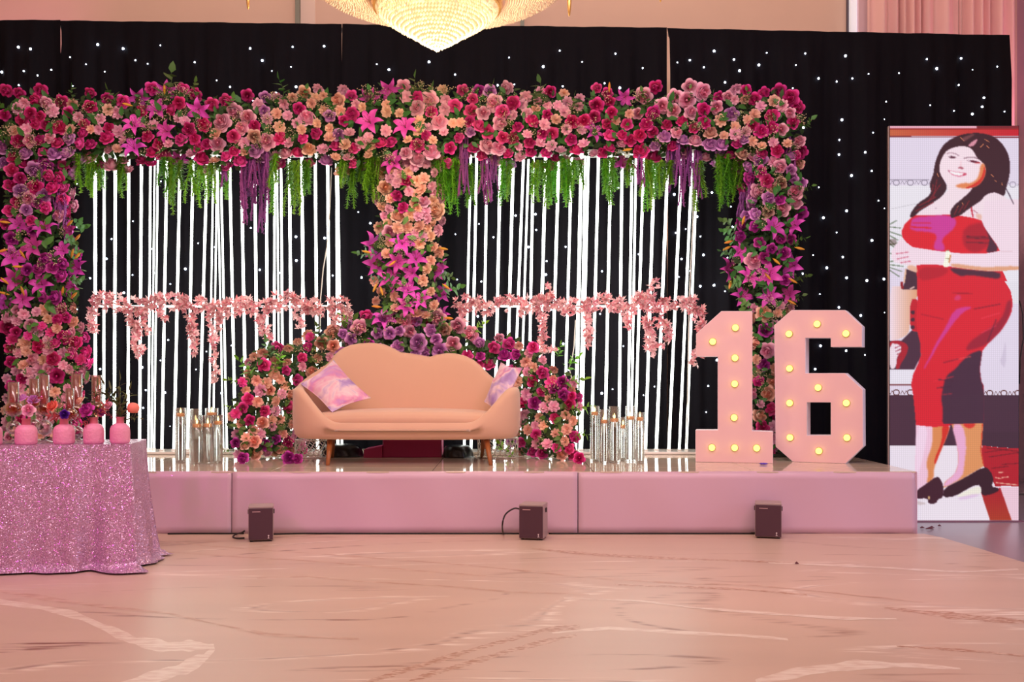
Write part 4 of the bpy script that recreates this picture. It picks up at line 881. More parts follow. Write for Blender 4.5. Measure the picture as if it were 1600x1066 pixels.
# ---------------------------------------------------------------- LED screen
SYs = 7.95
SX0, SX1, SYT, SYB = 1390.5, 1591.5, 197.0, 815.0
NX, NY = 201, 618
img = np.zeros((NY, NX, 3)); yy, xx = np.mgrid[0:NY, 0:NX]; PX = xx+SX0+.5; PY = yy+SYT+.5
def mask(pl, soft=0):
    m = np.zeros((NY, NX), bool); n = len(pl); j = n-1
    for i in range(n):
        xi, yi = pl[i]; xj, yj = pl[j]
        if yi != yj:
            c = ((yi > PY) != (yj > PY)) & (PX < (xj-xi)*(PY-yi)/(yj-yi)+xi); m ^= c
        j = i
    f = m.astype(float)
    for _ in range(soft):
        g = np.pad(f, 1, mode='edge'); f = (g[:-2, 1:-1]+g[2:, 1:-1]+g[1:-1, :-2]+g[1:-1, 2:]+g[1:-1, 1:-1]*2)/6
    return f
def smooth(pl, it=1):
    for _ in range(it):
        q = []
        for i in range(len(pl)):
            a = pl[i]; b_ = pl[(i+1) % len(pl)]; q += [(a[0]*.75+b_[0]*.25, a[1]*.75+b_[1]*.25), (a[0]*.25+b_[0]*.75, a[1]*.25+b_[1]*.75)]
        pl = q
    return pl
def paint(pl, col, soft=1, al=1., sm=1):
    f = mask(smooth(pl, sm) if sm else pl, soft)[..., None]*al
    c = np.array(col, float) if not callable(col) else col(PX, PY)
    img[:] = img*(1-f)+c*f
def Q1(p): return [(x/7.105+1380, y/7.105+190) for x, y in p]
def Q2(p): return [(x/7.105+1380, y/7.105+320) for x, y in p]
def Q3(p): return [(x/5.077+1380, y/5.077+460) for x, y in p]
def Q4(p): return [(x/5.609+1380, y/5.609+640) for x, y in p]
def rect(x0, y0, x1, y1): return [(x0, y0), (x1, y0), (x1, y1), (x0, y1)]
def line(pts, wd, col, soft=1, al=1.):
    for (x0, y0), (x1, y1) in zip(pts, pts[1:]):
        d = math.hypot(x1-x0, y1-y0)+1e-6; nx, ny = -(y1-y0)/d*wd/2, (x1-x0)/d*wd/2
        paint([(x0+nx, y0+ny), (x1+nx, y1+ny), (x1-nx, y1-ny), (x0-nx, y0-ny)], col, soft, al, 0)
def frieze(x0, x1, y0, col, al, r=4.4, step=22.):
    X = (PX-x0) % step; rr = np.hypot(X-step/2, PY-(y0+5)); f = ((abs(rr-r) < 1.0) | ((X < 6) & (abs(PY-(y0+5)-2*np.sin(X)) < 1.0)) | ((X > 17) & (abs(PY-(y0+5)+2*np.sin(X)) < 1.))) & (PX > x0) & (PX < x1) & (PY > y0) & (PY < y0+11)
    f = f[..., None]*al; img[:] = img*(1-f)+np.array(col)*f
img[:] = (232, 220, 240)
paint(rect(1380, 290, 1600, 420), (241, 236, 246), 2, 1, 0)
paint(rect(1380, 190, 1527, 202), (240, 175, 195), 1, 1, 0); paint(rect(1527, 190, 1600, 202), (130, 28, 40), 1, 1, 0)
g_ = lambda X, Y: np.stack([205+0*X, 100-(X-1390)/200*78, 62-(X-1390)/200*20], -1)
paint(rect(1380, 202, 1600, 213.5), g_, 0, 1, 0); line([(1380, 202), (1600, 202)], 1.2, (150, 25, 25)); line([(1380, 214), (1600, 215)], 1.4, (110, 12, 22))
line([(1380, 281.5), (1460, 282)], .9, (120, 110, 130)); frieze(1390, 1458, 281, (150, 140, 160), .8); frieze(1572, 1600, 284, (160, 150, 170), .7)
line([(1393, 327), (1432, 319)], .8, (200, 195, 205))
# palm leaves
for a, b_ in (((1389,352),(1402,345)),((1389,355),(1408,357)),((1389,362),(1412,370)),((1389,368),(1404,376)),((1389,374),(1400,385)),((1389,380),(1404,392)),((1389,384),(1412,378)),((1389,410),(1404,407)),((1389,414),(1412,417)),((1389,418),(1410,425)),((1389,422),(1406,433)),((1389,396),(1402,399))):
    line([a, b_], 1.5, (70, 95, 60), 1, .8)
paint(rect(1389, 374, 1402, 384), (70, 40, 30), 2, .45)
# left background figure
paint(rect(1380, 575, 1430, 602), (238, 232, 245), 1, 1, 0); line([(1390, 602), (1426, 602)], 1.5, (110, 30, 35)); line([(1390, 605), (1425, 605)], 1., (200, 130, 110))
paint(Q3([(50,560),(45,370),(150,370),(230,290),(290,300),(305,420),(300,500),(250,598),(50,598)]), (72, 38, 60), 1, 1, 0)
paint(Q3([(50,370),(150,372),(205,410),(190,480),(140,560),(130,596),(95,596),(120,470),(60,440)]), (176, 22, 42), 1)
paint(Q3([(50,390),(140,398),(150,450),(110,500),(105,590),(50,596)]), (244, 225, 236), 1)
for k in range(4): line(Q3([(95+k*6, 430+k*25), (150, 405+k*30)]), 1.2, (150, 25, 50))
gs = lambda X, Y: np.stack([248-(X-1390)*.35, 226-(X-1390)*1.35, 240-(X-1390)*2.6], -1)
paint(Q3([(48,-60),(150,-60),(275,-70),(275,45),(215,48),(215,290),(180,335),(100,368),(48,370)]), gs, 1)
paint(Q3([(215,40),(285,40),(300,300),(215,295)]), (200, 20, 40), 1); 
for k in range(3): paint(Q3([(222,130+k*60),(252,130+k*60),(252,160+k*60),(222,160+k*60)]), (70, 30, 50), 1)
paint(Q2([(255,715),(390,760),(388,945),(215,945),(240,860)]), (70, 38, 56), 1, 1, 0); line(Q2([(255, 715), (235, 870)]), 2.5, (240, 190, 160)); line(Q2([(210, 860), (215, 940)]), 4, (150, 20, 30)); line(Q2([(300, 940), (350, 915)]), 2.2, (240, 200, 190))
# lower background
frieze(1390, 1426, 609, (95, 45, 40), .9); frieze(1536, 1600, 610, (95, 45, 40), .9)
paint(rect(1380, 618, 1600, 703), (70, 38, 58), 0, 1, 0)
paint(Q3([(975,340),(975,600),(925,540),(950,480)]), (205, 190, 215), 2, .6)
paint(rect(1380, 697, 1500, 820), (240, 228, 242), 0, 1, 0); paint(rect(1440, 697, 1600, 820), (242, 230, 242), 0, 1, 0)
paint(Q4([(870,318),(1010,335),(1195,345),(1195,682),(1080,672),(985,680),(950,590),(865,480)]), (182, 20, 38), 0, 1, 0)
paint(Q4([(860,200),(1200,200),(1200,345),(1020,335),(866,318)]), (66, 36, 54), 0, 1, 0)
for a, b_ in (((905,340),(1180,370)),((930,420),(1190,380)),((1040,485),(1190,475)),((890,380),(1100,350)),((950,520),(1100,500))): line(Q4([a, b_]), 1.2, (90, 8, 25), 1, .8)
for a, b_ in (((985,600),(1040,610)),((1040,600),(1100,595)),((1010,555),(1060,553)),((990,645),(1180,665))): line(Q4([a, b_]), 1.6, (250, 200, 170), 1, .9)
paint(Q4([(985,685),(1195,682),(1195,978),(1120,978),(1030,700)]), (243, 205, 222), 1, 1, 0)
gr = lambda X, Y: np.stack([176+0*X, 24+(Y-765)*.7, 36+0*X], -1)
paint(Q4([(860,730),(1030,690),(1130,978),(940,978)]), gr, 1, 1, 0)
# legs
paint(Q4([(287,120),(560,110),(590,150),(560,240),(500,380),(445,520),(445,612),(380,660),(295,715),(280,560),(290,300)]), (246, 200, 224), 1, 1, 0)
paint(Q4([(430,120),(588,140),(560,240),(500,380),(445,520),(447,610),(380,665),(400,560),(375,470),(440,300)]), (226, 140, 84), 3)
paint(Q4([(520,130),(590,140),(560,240),(500,380),(455,500),(450,440),(520,280)]), (218, 44, 30), 2)
paint(Q4([(290,140),(400,150),(360,400),(300,600),(290,620)]), (250, 222, 244), 4, .8)
paint(Q4([(600,128),(880,118),(862,370),(885,500),(700,610),(530,692),(540,640),(630,570),(662,480),(655,340),(630,220)]), (228, 150, 96), 1, 1, 0)
paint(Q4([(600,130),(700,128),(735,300),(715,480),(700,600),(530,692),(540,640),(630,570),(662,480),(655,340)]), (240, 176, 214), 3)
paint(Q4([(690,125),(820,120),(790,165),(740,170)]), (220, 50, 40), 2); line(Q4([(872, 130), (860, 370), (882, 490)]), 1.5, (214, 60, 36))
paint(Q4([(285,720),(380,655),(470,588),(505,610),(532,680),(530,775),(480,790),(468,828),(395,830),(392,778),(285,790)]), (62, 20, 38), 1)
paint(Q4([(530,695),(700,612),(890,498),(945,545),(972,620),(950,680),(1010,690),(1020,712),(960,745),(890,758),(862,745),(855,662),(800,670),(740,700),(640,762),(525,778)]), (52, 16, 32), 1)
paint(Q4([(630,765),(760,700),(858,668),(865,745),(720,770)]), (246, 240, 226), 2, .9); paint(Q4([(640,780),(800,740),(870,750),(700,800)]), (226, 190, 232), 3, .7)
line(Q4([(404, 762), (406, 790)]), 3, (210, 170, 120)); paint(Q4([(295,800),(395,830),(300,845)]), (214, 195, 200), 2)
# skirt
sk = Q2([(372,660),(560,660),(760,680),(1000,710),(1310,720),(1345,740),(1395,890),(1440,1040)])+Q3([(1030,60),(1022,140),(985,220),(930,300),(830,400),(790,450),(778,520),(768,600),(782,700),(800,730),(800,1020),(660,1028),(540,1034),(520,1050),(400,1055),(262,1040),(255,950),(240,800),(224,720),(240,640),(280,550),(300,490),(298,400),(275,310),(262,200),(275,40)])
paint(sk, (222, 24, 44), 1, 1, 0)
dk = Q3([(790,440),(700,470),(640,520),(570,600),(500,650),(478,740),(462,830),(480,930),(470,1000),(478,1030),(800,1022),(800,730),(780,700),(768,600),(778,520)])
paint(dk, (68, 34, 58), 3, 1, 1); paint(Q3([(480,840),(800,780),(800,1024),(480,1032)]), (68, 36, 58), 1, 1, 0)
paint(Q3([(900,240),(800,300),(690,380),(650,450),(720,440),(830,400),(930,300),(980,220),(1015,140),(1020,40),(985,60),(960,160)]), (140, 18, 48), 5, .75)
paint(Q3([(560,130),(640,100),(720,105),(640,140),(560,230),(500,320),(440,400),(400,480),(350,560),(330,600),(320,590),(370,500),(420,390),(500,260)]), (212, 60, 160), 3, .85)
for a, b_, c in (((720,120),(930,80),(120,12,40)),((780,195),(930,150),(240,60,80)),((780,310),(900,250),(235,50,80)),((560,525),(700,495),(245,80,80)),((480,545),(600,515),(130,10,40)),((400,695),(560,655),(235,40,60)),((430,745),(540,735),(60,25,50)),((440,680),(560,690),(70,20,50)),((470,800),(550,790),(170,40,60)),((300,160),(480,200),(170,10,40)),((830,380),(900,200),(90,20,50))): line(Q3([a, b_]), 1.6, c, 2, .8)
paint(Q2([(740,700),(960,725),(1300,745),(1305,830),(1180,815),(960,780),(870,800),(810,770),(760,740)]), (72, 34, 56), 3, .95)
paint(Q2([(390,690),(740,700),(700,780),(560,830),(400,850)]), (165, 16, 40), 6, .55)
paint(Q2([(800,1010),(860,1000),(870,1060),(790,1070)]), (220, 70, 150), 4, .6); line(Q2([(770, 985), (1000, 990)]), 1.4, (150, 10, 35), 2, .8)
# neck, chest, shoulders
skin = (250, 228, 238)
paint(Q1([(700,660),(720,770),(650,840),(500,950),(400,1010),(345,1060),(520,1075),(760,1075),(1110,1110),(1500,1200),(1500,1010),(1450,930),(1380,860),(1300,800),(1220,785),(1130,800),(1000,740),(960,700)]), skin, 1, 1, 0)
# bodice
paint(Q2([(335,122),(560,120),(730,115),(850,124),(1000,150),(1098,178),(1115,235),(1150,290),(1200,360),(1260,440),(1302,518),(1130,550),(900,550),(640,525),(330,478),(262,425),(215,362),(208,295),(240,225),(300,160)]), (226, 24, 42), 1, 1, 0)
paint(Q2([(330,145),(560,125),(730,118),(822,165),(800,260),(700,345),(650,400),(690,470),(680,520),(560,505),(570,430),(600,370),(570,310),(300,292),(310,210)]), (208, 62, 170), 4, .88); line(Q2([(310, 250), (540, 262)]), 2.2, (225, 24, 42), 2)
line(Q2([(330, 205), (540, 208)]), 1.5, (220, 24, 60), 2, .8)
paint(Q2([(900,250),(1100,190),(1130,260),(1200,360),(1180,460),(1050,540),(950,520),(880,420)]), (150, 16, 40), 8, .6)
paint(Q2([(1108,200),(1150,290),(1200,360),(1300,515),(1140,548),(1175,440),(1185,380)]), (76, 34, 54), 2)
for y in (355, 372, 420): line(Q2([(930, y), (1180, y+10)]), 1.3, (70, 18, 36), 2, .8)
line(Q2([(975, 0), (1000, 140)]), 2.2, (200, 24, 50)); line(Q2([(1000, 60), (1055, 100)]), 1.2, (150, 40, 60), 1, .6); paint(Q2([(1030,100),(1100,110),(1095,180),(1040,150)]), (236, 175, 150), 3, .7)
# arm
paint(Q2([(1100,170),(1115,80),(1130,-40),(1510,-60),(1520,560),(1515,728),(1320,738),(1130,735),(960,718),(760,692),(600,668),(280,674),(130,645),(92,585),(96,520),(140,450),(205,375),(262,425),(332,476),(640,522),(900,548),(1130,548),(1302,516),(1262,440),(1202,362),(1140,270)]), (249, 224, 238), 1, 1, 0)
paint(Q2([(760,650),(960,680),(1130,698),(1515,680),(1515,730),(1320,740),(1130,738),(960,722),(760,695)]), (230, 160, 118), 3, .9)
paint(Q2([(1350,850),(1700,850),(1700,1100),(1445,1100),(1420,960)]), (236, 232, 242), 0, 1, 0); paint(Q2([(1330,738),(1520,728),(1520,860),(1385,860)]), (240, 236, 246), 0, 1, 0)
for a, b_ in (((145,548),(285,530)),((150,608),(285,580)),((195,648),(310,630))): line(Q2([a, b_]), 1.5, (214, 100, 130), 1, .9)
paint(Q2([(285,670),(380,685),(388,765),(320,740),(262,710)]), (240, 175, 140), 2, .8)
line(Q2([(1310, 520), (1440, 525)]), 1., (220, 180, 190), 1, .7)
paint(Q2([(690,515),(740,508),(756,560),(730,640),(738,696),(655,692),(690,600)]), (255, 255, 236), 1); line(Q2([(752, 560), (735, 650)]), 2, (214, 140, 80)); line(Q2([(690, 600), (740, 605)]), 1.2, (160, 150, 110))
line(Q2([(700, 515), (735, 512)]), 1.4, (150, 140, 120))
paint(Q2([(585,30),(600,38),(590,52),(580,45)]), (200, 170, 190), 1, .8)
# hair
hair = Q1([(900,140),(1040,128),(1150,140),(1260,182),(1350,280),(1400,390),(1412,480),(1405,620),(1370,725),(1350,840),(1300,808),(1220,785),(1130,825),(1095,880),(1000,940),(905,1010),(870,1040),(800,1066),(750,1075),(745,1000),(800,925),(880,860),(960,790),(1000,735),(900,500),(760,330),(640,460),(640,560),(690,680),(712,720),(700,775),(650,840),(560,900),(470,960),(400,1005),(340,1065),(290,1070),(330,980),(400,900),(480,855),(540,790),(520,720),(530,660),(560,590),(575,480),(600,400),(650,290),(720,220),(800,175)])
paint(hair, (56, 18, 32), 1)
for a, b_ in (((600,650),(560,860)),((640,700),(500,900)),((590,840),(400,940)),((560,900),(360,1000)),((830,960),(790,1040)),((900,920),(840,1020)),((960,880),(900,980)),((560,700),(545,780))): line(Q1([a, b_]), 1.7, (150, 26, 40), 1, .75)
for a, b_ in (((1080,290),(1120,250)),((1130,200),(1180,230)),((1150,270),(1180,300)),((1200,590),(1230,620)),((1240,655),(1260,670)),((1320,680),(1325,710)),((600,580),(620,620)),((860,180),(900,220)),((820,960),(840,940)),((880,900),(890,930))): line(Q1([a, b_]), 1.2, (214, 130, 90), 0, .8)
paint(Q1([(1060,190),(1020,270),(960,285),(945,265),(1000,220)]), (240, 160, 180), 1, .9); paint(Q1([(870,190),(960,150),(1040,135),(960,190),(900,230)]), (150, 90, 90), 2, .6)
# face
face = Q1([(870,272),(790,290),(715,320),(665,385),(632,460),(625,545),(650,615),(700,680),(760,718),(850,742),(950,748),(1050,715),(1112,650),(1140,570),(1135,490),(1085,440),(1040,400),(1015,340),(960,288)])
paint(face, (251, 228, 238), 1)
paint(Q1([(1110,455),(1140,500),(1140,590),(1110,655),(1050,717),(950,748),(850,742),(790,715),(900,682),(980,690),(1050,640),(1075,560),(1080,500)]), (232, 130, 76), 3, .95)
paint(Q1([(1128,480),(1142,570),(1112,655),(1050,718),(950,748),(900,745),(1010,700),(1085,640),(1115,560)]), (216, 40, 30), 1, .9)
line(Q1([(708, 360), (750, 350), (800, 358), (846, 384)]), 1.2, (140, 92, 112), 1, .8); line(Q1([(900, 412), (955, 400), (1010, 400), (1058, 418)]), 1.3, (105, 55, 75), 1, .85)
paint(Q1([(722,392),(770,384),(825,402),(780,414),(740,406)]), (90, 40, 60), 1, .95); paint(Q1([(735,396),(755,392),(752,404)]), (245, 235, 245), 0)
paint(Q1([(920,432),(985,430),(1050,445),(1085,462),(1030,465),(975,452)]), (95, 20, 45), 1, .95); paint(Q1([(930,436),(965,434),(975,448)]), (240, 225, 240), 0)
line(Q1([(1020, 465), (1080, 462)]), 1.6, (200, 30, 40), 1, .8)
line(Q1([(870, 440), (862, 500)]), 1.2, (240, 170, 180), 2, .6); paint(Q1([(822,518),(865,500),(905,520),(890,532),(850,528)]), (170, 70, 90), 1, .8)
paint(Q1([(716,538),(780,556),(850,564),(940,578),(915,606),(850,618),(790,608),(745,580)]), (232, 134, 162), 1, .9); paint(Q1([(734,548),(790,564),(850,571),(905,582),(880,598),(835,602),(785,592),(750,572)]), (255, 252, 255), 1)
paint(Q1([(895,574),(938,584),(905,604),(885,602)]), (200, 50, 80), 1, .8); line(Q1([(722, 540), (740, 566)]), 1.3, (150, 80, 110), 1, .6)
line(Q1([(1355, 730), (1400, 810), (1452, 920)]), 1.5, (60, 40, 60), 1, .9)
lum = .955+.045*np.where(((xx % 3) == 0) | ((yy % 3) == 0), -1., 1.)
img = np.clip(img*lum[..., None], 0, 255)/255.
linimg = np.where(img <= .04045, img/12.92, ((img+.055)/1.055)**2.4)
scr = thing('led_screen', 'tall video wall showing a woman in a red dress, right of the number six', 'screen', (P(1491, 0, SYs).x, SYs, 0))
x0, z1 = P(SX0, SYT, SYs).x, P(SX0, SYT, SYs).z; x1, z0 = P(SX1, SYB, SYs).x, P(SX1, SYB, SYs).z
gx = np.linspace(x0, x1, NX+1); gz = np.linspace(z1, z0, NY+1); GX, GZ = np.meshgrid(gx, gz)
vs = np.stack([GX, np.full_like(GX, SYs), GZ], -1).reshape(-1, 3)
I, J = np.mgrid[0:NY, 0:NX]; a = I*(NX+1)+J; quads = np.stack([a, a+NX+1, a+NX+2, a+1], -1).reshape(-1, 4)
me = bpy.data.meshes.new('display'); me.vertices.add(len(vs)); me.vertices.foreach_set('co', vs.ravel()); me.loops.add(quads.size); me.loops.foreach_set('vertex_index', quads.ravel().astype(np.int32))
me.polygons.add(len(quads)); me.polygons.foreach_set('loop_start', np.arange(0, quads.size, 4, dtype=np.int32)); me.update(calc_edges=True)
pad = np.pad(linimg, ((0, 1), (0, 1), (0, 0)), mode='edge'); pad = (pad[:, :]*1.0)
at = me.color_attributes.new('pixels', 'FLOAT_COLOR', 'POINT'); at.data.foreach_set('color', np.concatenate([pad, np.ones(pad.shape[:2]+(1,))], -1).ravel().astype(np.float32))
m = bpy.data.materials.new('led_pixels'); m.use_nodes = True; nt = m.node_tree; b = nt.nodes['Principled BSDF']; va = nt.nodes.new('ShaderNodeVertexColor'); va.layer_name = 'pixels'
b.inputs['Base Color'].default_value = (.01, .01, .01, 1); b.inputs['Roughness'].default_value = .7; nt.links.new(va.outputs[0], b.inputs['Emission Color']); b.inputs['Emission Strength'].default_value = 1.0
me.materials.append(m); put('display', me, scr)
mk = mat('screen_cabinet_black', (28, 26, 30), .5); me_ = MATS['grey_fixture_rim']
mb = MB(); mb.box(((x0+x1)/2, SYs+.03, (z0+z1)/2), (x1-x0+.012, 0.05, z1-z0+.008)); mb.obj('cabinet', mk, scr, smooth=False)
mb = MB(); mb.box(((x0+x1)/2, SYs+.03, (z0+.006)/2), (x1-x0+.05, .16, max(.012, z0-.004))); mb.obj('base', mat('screen_base_mauve', (130, 90, 110), .5), scr, smooth=False)
mb = MB(); mb.box((x0-.008, SYs+.012, (z0+z1)/2), (.004, .02, z1-z0)); mb.obj('edge_strip', me_, scr, smooth=False)
mb = MB()
for s in (-.3, .3): mb.tube([((x0+x1)/2+s, SYs+.6, .012), ((x0+x1)/2+s, SYs+.12, 1.8)], .02, 8); mb.tube([((x0+x1)/2+s, SYs+.6, .015), ((x0+x1)/2+s, SYs+.14, .015)], .02, 8)
mb.obj('support_frame', mk, scr)
mb = MB(); mb.tube([P(x, y, SYs+.06) for x, y in ((1593,470),(1598,490),(1599,530),(1594,560),(1593,600))], .005, 6); mb.obj('cord', m_cab, scr)
# ---------------------------------------------------------------- table and sequin cloth
TZ = .753; TYF, TYB = 5.90, 6.38; TX0, TX1 = -3.55, -2.27
TA = math.radians(10)
def TR(v): v = Vector(v); d = v-Vector((TX1, TYF, 0)); return Vector((TX1+d.x*math.cos(TA)-d.y*math.sin(TA), TYF+d.x*math.sin(TA)+d.y*math.cos(TA), v.z))
def TY(px, off):
    Y = TYF
    for _ in range(6): x = (px-CX)*Y/F; Y = TYF+(x-TX1)*math.tan(TA)+off/math.cos(TA)
    return Y
tb = thing('folding_table', 'rectangular table hidden under the pink sequin cloth at the left', 'table', ((TX0+TX1)/2, (TYF+TYB)/2, 0))
mb = MB(); mb.box(((TX0+TX1)/2, (TYF+TYB)/2+.0, TZ-.025), (TX1-TX0-.06, TYB-TYF-.06, .03)); mb.v = [tuple(TR(v)) for v in mb.v]; mb.obj('tabletop', mat('table_plastic', (230, 225, 220), .5), tb, smooth=False)
for x in (TX0+.1, TX1-.12):
    for y in (TYF+.08, TYB-.08):
        mb = MB(); mb.tube([TR((x, y, .005)), TR((x, y, TZ-.04))], .014, 8); mb.obj('leg', mat('table_leg_metal', (120, 120, 125), .4, .8), tb)
def sequin():
    m = bpy.data.materials.new('pink_sequin_cloth'); m.use_nodes = True; nt = m.node_tree; L = nt.links; N = nt.nodes.new; b = nt.nodes['Principled BSDF']
    tc = N('ShaderNodeTexCoord'); v = N('ShaderNodeTexVoronoi'); v.inputs['Scale'].default_value = 290; L.new(tc.outputs['Object'], v.inputs['Vector'])
    s = N('ShaderNodeVectorMath'); s.operation = 'SUBTRACT'; s.inputs[1].default_value = (.5, .5, .5); L.new(v.outputs['Color'], s.inputs[0])
    k = N('ShaderNodeVectorMath'); k.operation = 'SCALE'; k.inputs['Scale'].default_value = 1.15; L.new(s.outputs[0], k.inputs[0])
    g = N('ShaderNodeNewGeometry'); a = N('ShaderNodeVectorMath'); a.operation = 'ADD'; L.new(g.outputs['Normal'], a.inputs[0]); L.new(k.outputs[0], a.inputs[1])
    n = N('ShaderNodeVectorMath'); n.operation = 'NORMALIZE'; L.new(a.outputs[0], n.inputs[0]); L.new(n.outputs[0], b.inputs['Normal'])
    b.inputs['Base Color'].default_value = lin((212, 172, 208))+(1,); b.inputs['Metallic'].default_value = .6; b.inputs['Roughness'].default_value = .22; return m
m_seq = sequin()
cl = MB(); rnd = random.Random(5); CR = .05
peri = [('f', TX0-.25, TX1-.0)]
# drape path around: left off-frame -> front -> right corner -> right side -> back
def cloth_pt(s, v):
    """s: 0..1 along front then right side then back; v: 0 at the table edge, 1 at the floor"""
    Lf = TX1-TX0; Ls = TYB-TYF; tot = Ls+Lf+Ls+Lf; d = s*tot
    if d < Lf: x, y, nx, ny = TX0+d, TYF, 0, -1; dc = Lf-d
    elif d < Lf+Ls: x, y, nx, ny = TX1, TYF+(d-Lf), 1, 0; dc = min(d-Lf, Lf+Ls-d)
    elif d < 2*Lf+Ls: x, y, nx, ny = TX1-(d-Lf-Ls), TYB, 0, 1; dc = min(d-Lf-Ls, 2*Lf+Ls-d)
    else: x, y, nx, ny = TX0, TYB-(d-2*Lf-Ls), -1, 0; dc = .4
    # corner fan
    ck = math.exp(-(dc/.16)**2)
    if nx == 0 and ny == -1 and dc < .5: nx, ny = math.sin(ck*.75), -math.cos(ck*.75)
    if nx == 1 and d-Lf < .25: ck = math.exp(-((d-Lf)/.12)**2); nx, ny = math.cos(ck*.75), -math.sin(ck*.75)
    amp = (.014+.055*math.exp(-(dc/.36)**2))*v
    wv = math.sin(d*21+v*1.2)*.6+math.sin(d*39+1)*.3+.25*math.sin(d*9)
    out = .012+.03*v**1.5*ck+amp*(wv+.5)+.015*v*math.sin(d*5)
    z = TZ*(1-v)
    if v > .94:
        q = (v-.94)/.06; out += q*(.022+.02*math.sin(d*17)+.07*ck); z = .012+.03*(1-q)*(1)+.014*math.sin(d*40+q*5)*math.sin(q*PI)+.004
    else: z = TZ-(TZ-.045)*(v/.94)
    e = v*2.2 if nx else v*2.2
    return Vector((x+nx*out, y+ny*out, z+(.002 if v == 0 else 0)))
NS, NV = 420, 46
cl.grid(lambda u, v: cloth_pt(u*.999, v), NS, NV)
cl.grid(lambda u, v: Vector((TX0-.012+(TX1-TX0+.024)*u, TYF-.012+(TYB-TYF+.024)*v, TZ+.002)), 24, 8)
cl.v = [tuple(TR(v)) for v in cl.v]
clo = cl.obj('sequin_tablecloth', m_seq, label='pink sequin tablecloth draped to the floor over the table at the left', cat='tablecloth')
# ---- ribbed vases
def vasemat():
    m = mat('matte_pink_ceramic', (242, 160, 190), .45); nt = m.node_tree; L = nt.links; b = nt.nodes['Principled BSDF']
    tc = nt.nodes.new('ShaderNodeTexCoord'); v = nt.nodes.new('ShaderNodeTexVoronoi'); v.inputs['Scale'].default_value = 70; L.new(tc.outputs['Object'], v.inputs['Vector'])
    bp = nt.nodes.new('ShaderNodeBump'); bp.inputs['Strength'].default_value = .5; bp.inputs['Distance'].default_value = .004; L.new(v.outputs['Distance'], bp.inputs['Height']); L.new(bp.outputs[0], b.inputs['Normal']); return m
m_vase = vasemat(); m_neck = mat('pink_neck_glaze', (214, 110, 130), .35)
def tpt(px, Y): return Vector(((px-CX)*Y/F, Y, TZ+.003))
VY = 5.92
def bvase(px, wpx, hpx, lab):
    VY = TY(px, .09); c = tpt(px, VY); s = VY/F; r = wpx/2*s; h = hpx*s; t = thing('bottle_vase', lab, 'vase', c, 'pink hammered bottle vases on the sequin table')
    mb = MB(); zn = h*.76
    mb.lathe([(0, 0), (r*.90, 0), (r*.97, .006), (r, h*.12), (r, h*.46), (r*.96, h*.57), (r*.85, h*.66), (r*.64, h*.73), (r*.42, h*.76)], c, 28); mb.obj('body', m_vase, t)
    mb = MB(); mb.lathe([(r*.42, zn), (r*.40, zn+.004), (r*.38, h*.94), (r*.44, h*.97), (r*.44, h), (r*.36, h), (r*.34, h*.8)], c, 24); mb.obj('neck', m_neck, t)
    return c+Vector((0, 0, h))
tops = [bvase(x, w_, h, l) for x, w_, h, l in ((-13, 31, 40, 'pink bottle vase cut off by the left photo edge'), (41, 33, 40, 'pink bottle vase with a pink rose, under the first glass candlesticks'), (100, 32, 40, 'pink bottle vase with a violet flower, in the middle of the row'), (146.5, 31, 41, 'pink bottle vase holding the big magenta bloom'), (187.5, 30, 41, 'pink bottle vase at the right table corner, holding green twigs'))]
m_tw = mat('reddish_twig', (110, 50, 50), .6); m_rb = mat('dusty_red_bud', (196, 84, 100), .55, var=.2)
tw_red = sprig_mesh('twig_spray', [m_rb, m_tw], 9, 14, .22); tw_gr = sprig_mesh('twig_spray', [mat('olive_leaf', (84, 92, 44), .55, var=.2), mat('olive_stem', (90, 80, 46), .6)], 7, 12, .16)
m_coral = mat('coral_petal', (250, 140, 120), .6); m_vio = mat('violet_petal_deep', (100, 30, 170), .6)
VIO = rose_mesh('rose', [m_vio, m_vio, m_stem], 3); COR = rose_mesh('rose', [m_coral, mat('coral_inner', (236, 104, 92), .6), m_stem], 4)
mb = MB(); mb.lathe([(.15, -.1), (.75, .0), (.98, .45), (1., .9), (.8, 1.4), (.3, 1.6), (0, 1.62)], n=12, wob=lambda a, z: 1+.07*math.cos(3*a+z)); TUL = mb.mesh('tulip_head', m_coral)
def bouquet(i, lab, items):
    c = tops[i]; t = thing('flower_bouquet', lab, 'bouquet', c-Vector((0, 0, .05)), 'small bouquets in the pink bottle vases')
    for k, (kind, px, py, r, Y) in enumerate(items):
        Y = c.y+(Y-5.92)
        p = P(px, py, Y); R = r*Y/F
        mb = MB(); mid = c.lerp(p, .5)+Vector((0, 0, .012)); mb.tube([c-Vector((0, 0, .05)), c+(p-c)*.12+Vector((0, 0, .004)), mid, p], .0022, 5); mb.obj('stem', m_stem if kind not in ('r',) else m_tw, t)
        d = (p-c).normalized()+Vector((0, -.9, 0))
        if kind in ROSE: put('rose', ROSE[kind][k % 2], t, loc=p, rot=aim(d), sc=R)
        elif kind == 'V': put('rose', VIO, t, loc=p, rot=aim(d), sc=R)
        elif kind == 'O': put('rose', COR, t, loc=p, rot=aim(d), sc=R)
        elif kind == 'U': put('tulip_head', TUL, t, loc=p-Vector((0, 0, R*.8)), rot=aim((.1, 0, 1)), sc=R*1.0, label='closed coral bloom')
        elif kind == 'r': put('twig_spray', tw_red, t, loc=c.lerp(p, .25), rot=aim(p-c), sc=R)
        elif kind == 'g': put('twig_spray', tw_gr, t, loc=c.lerp(p, .1), rot=aim(p-c), sc=R)
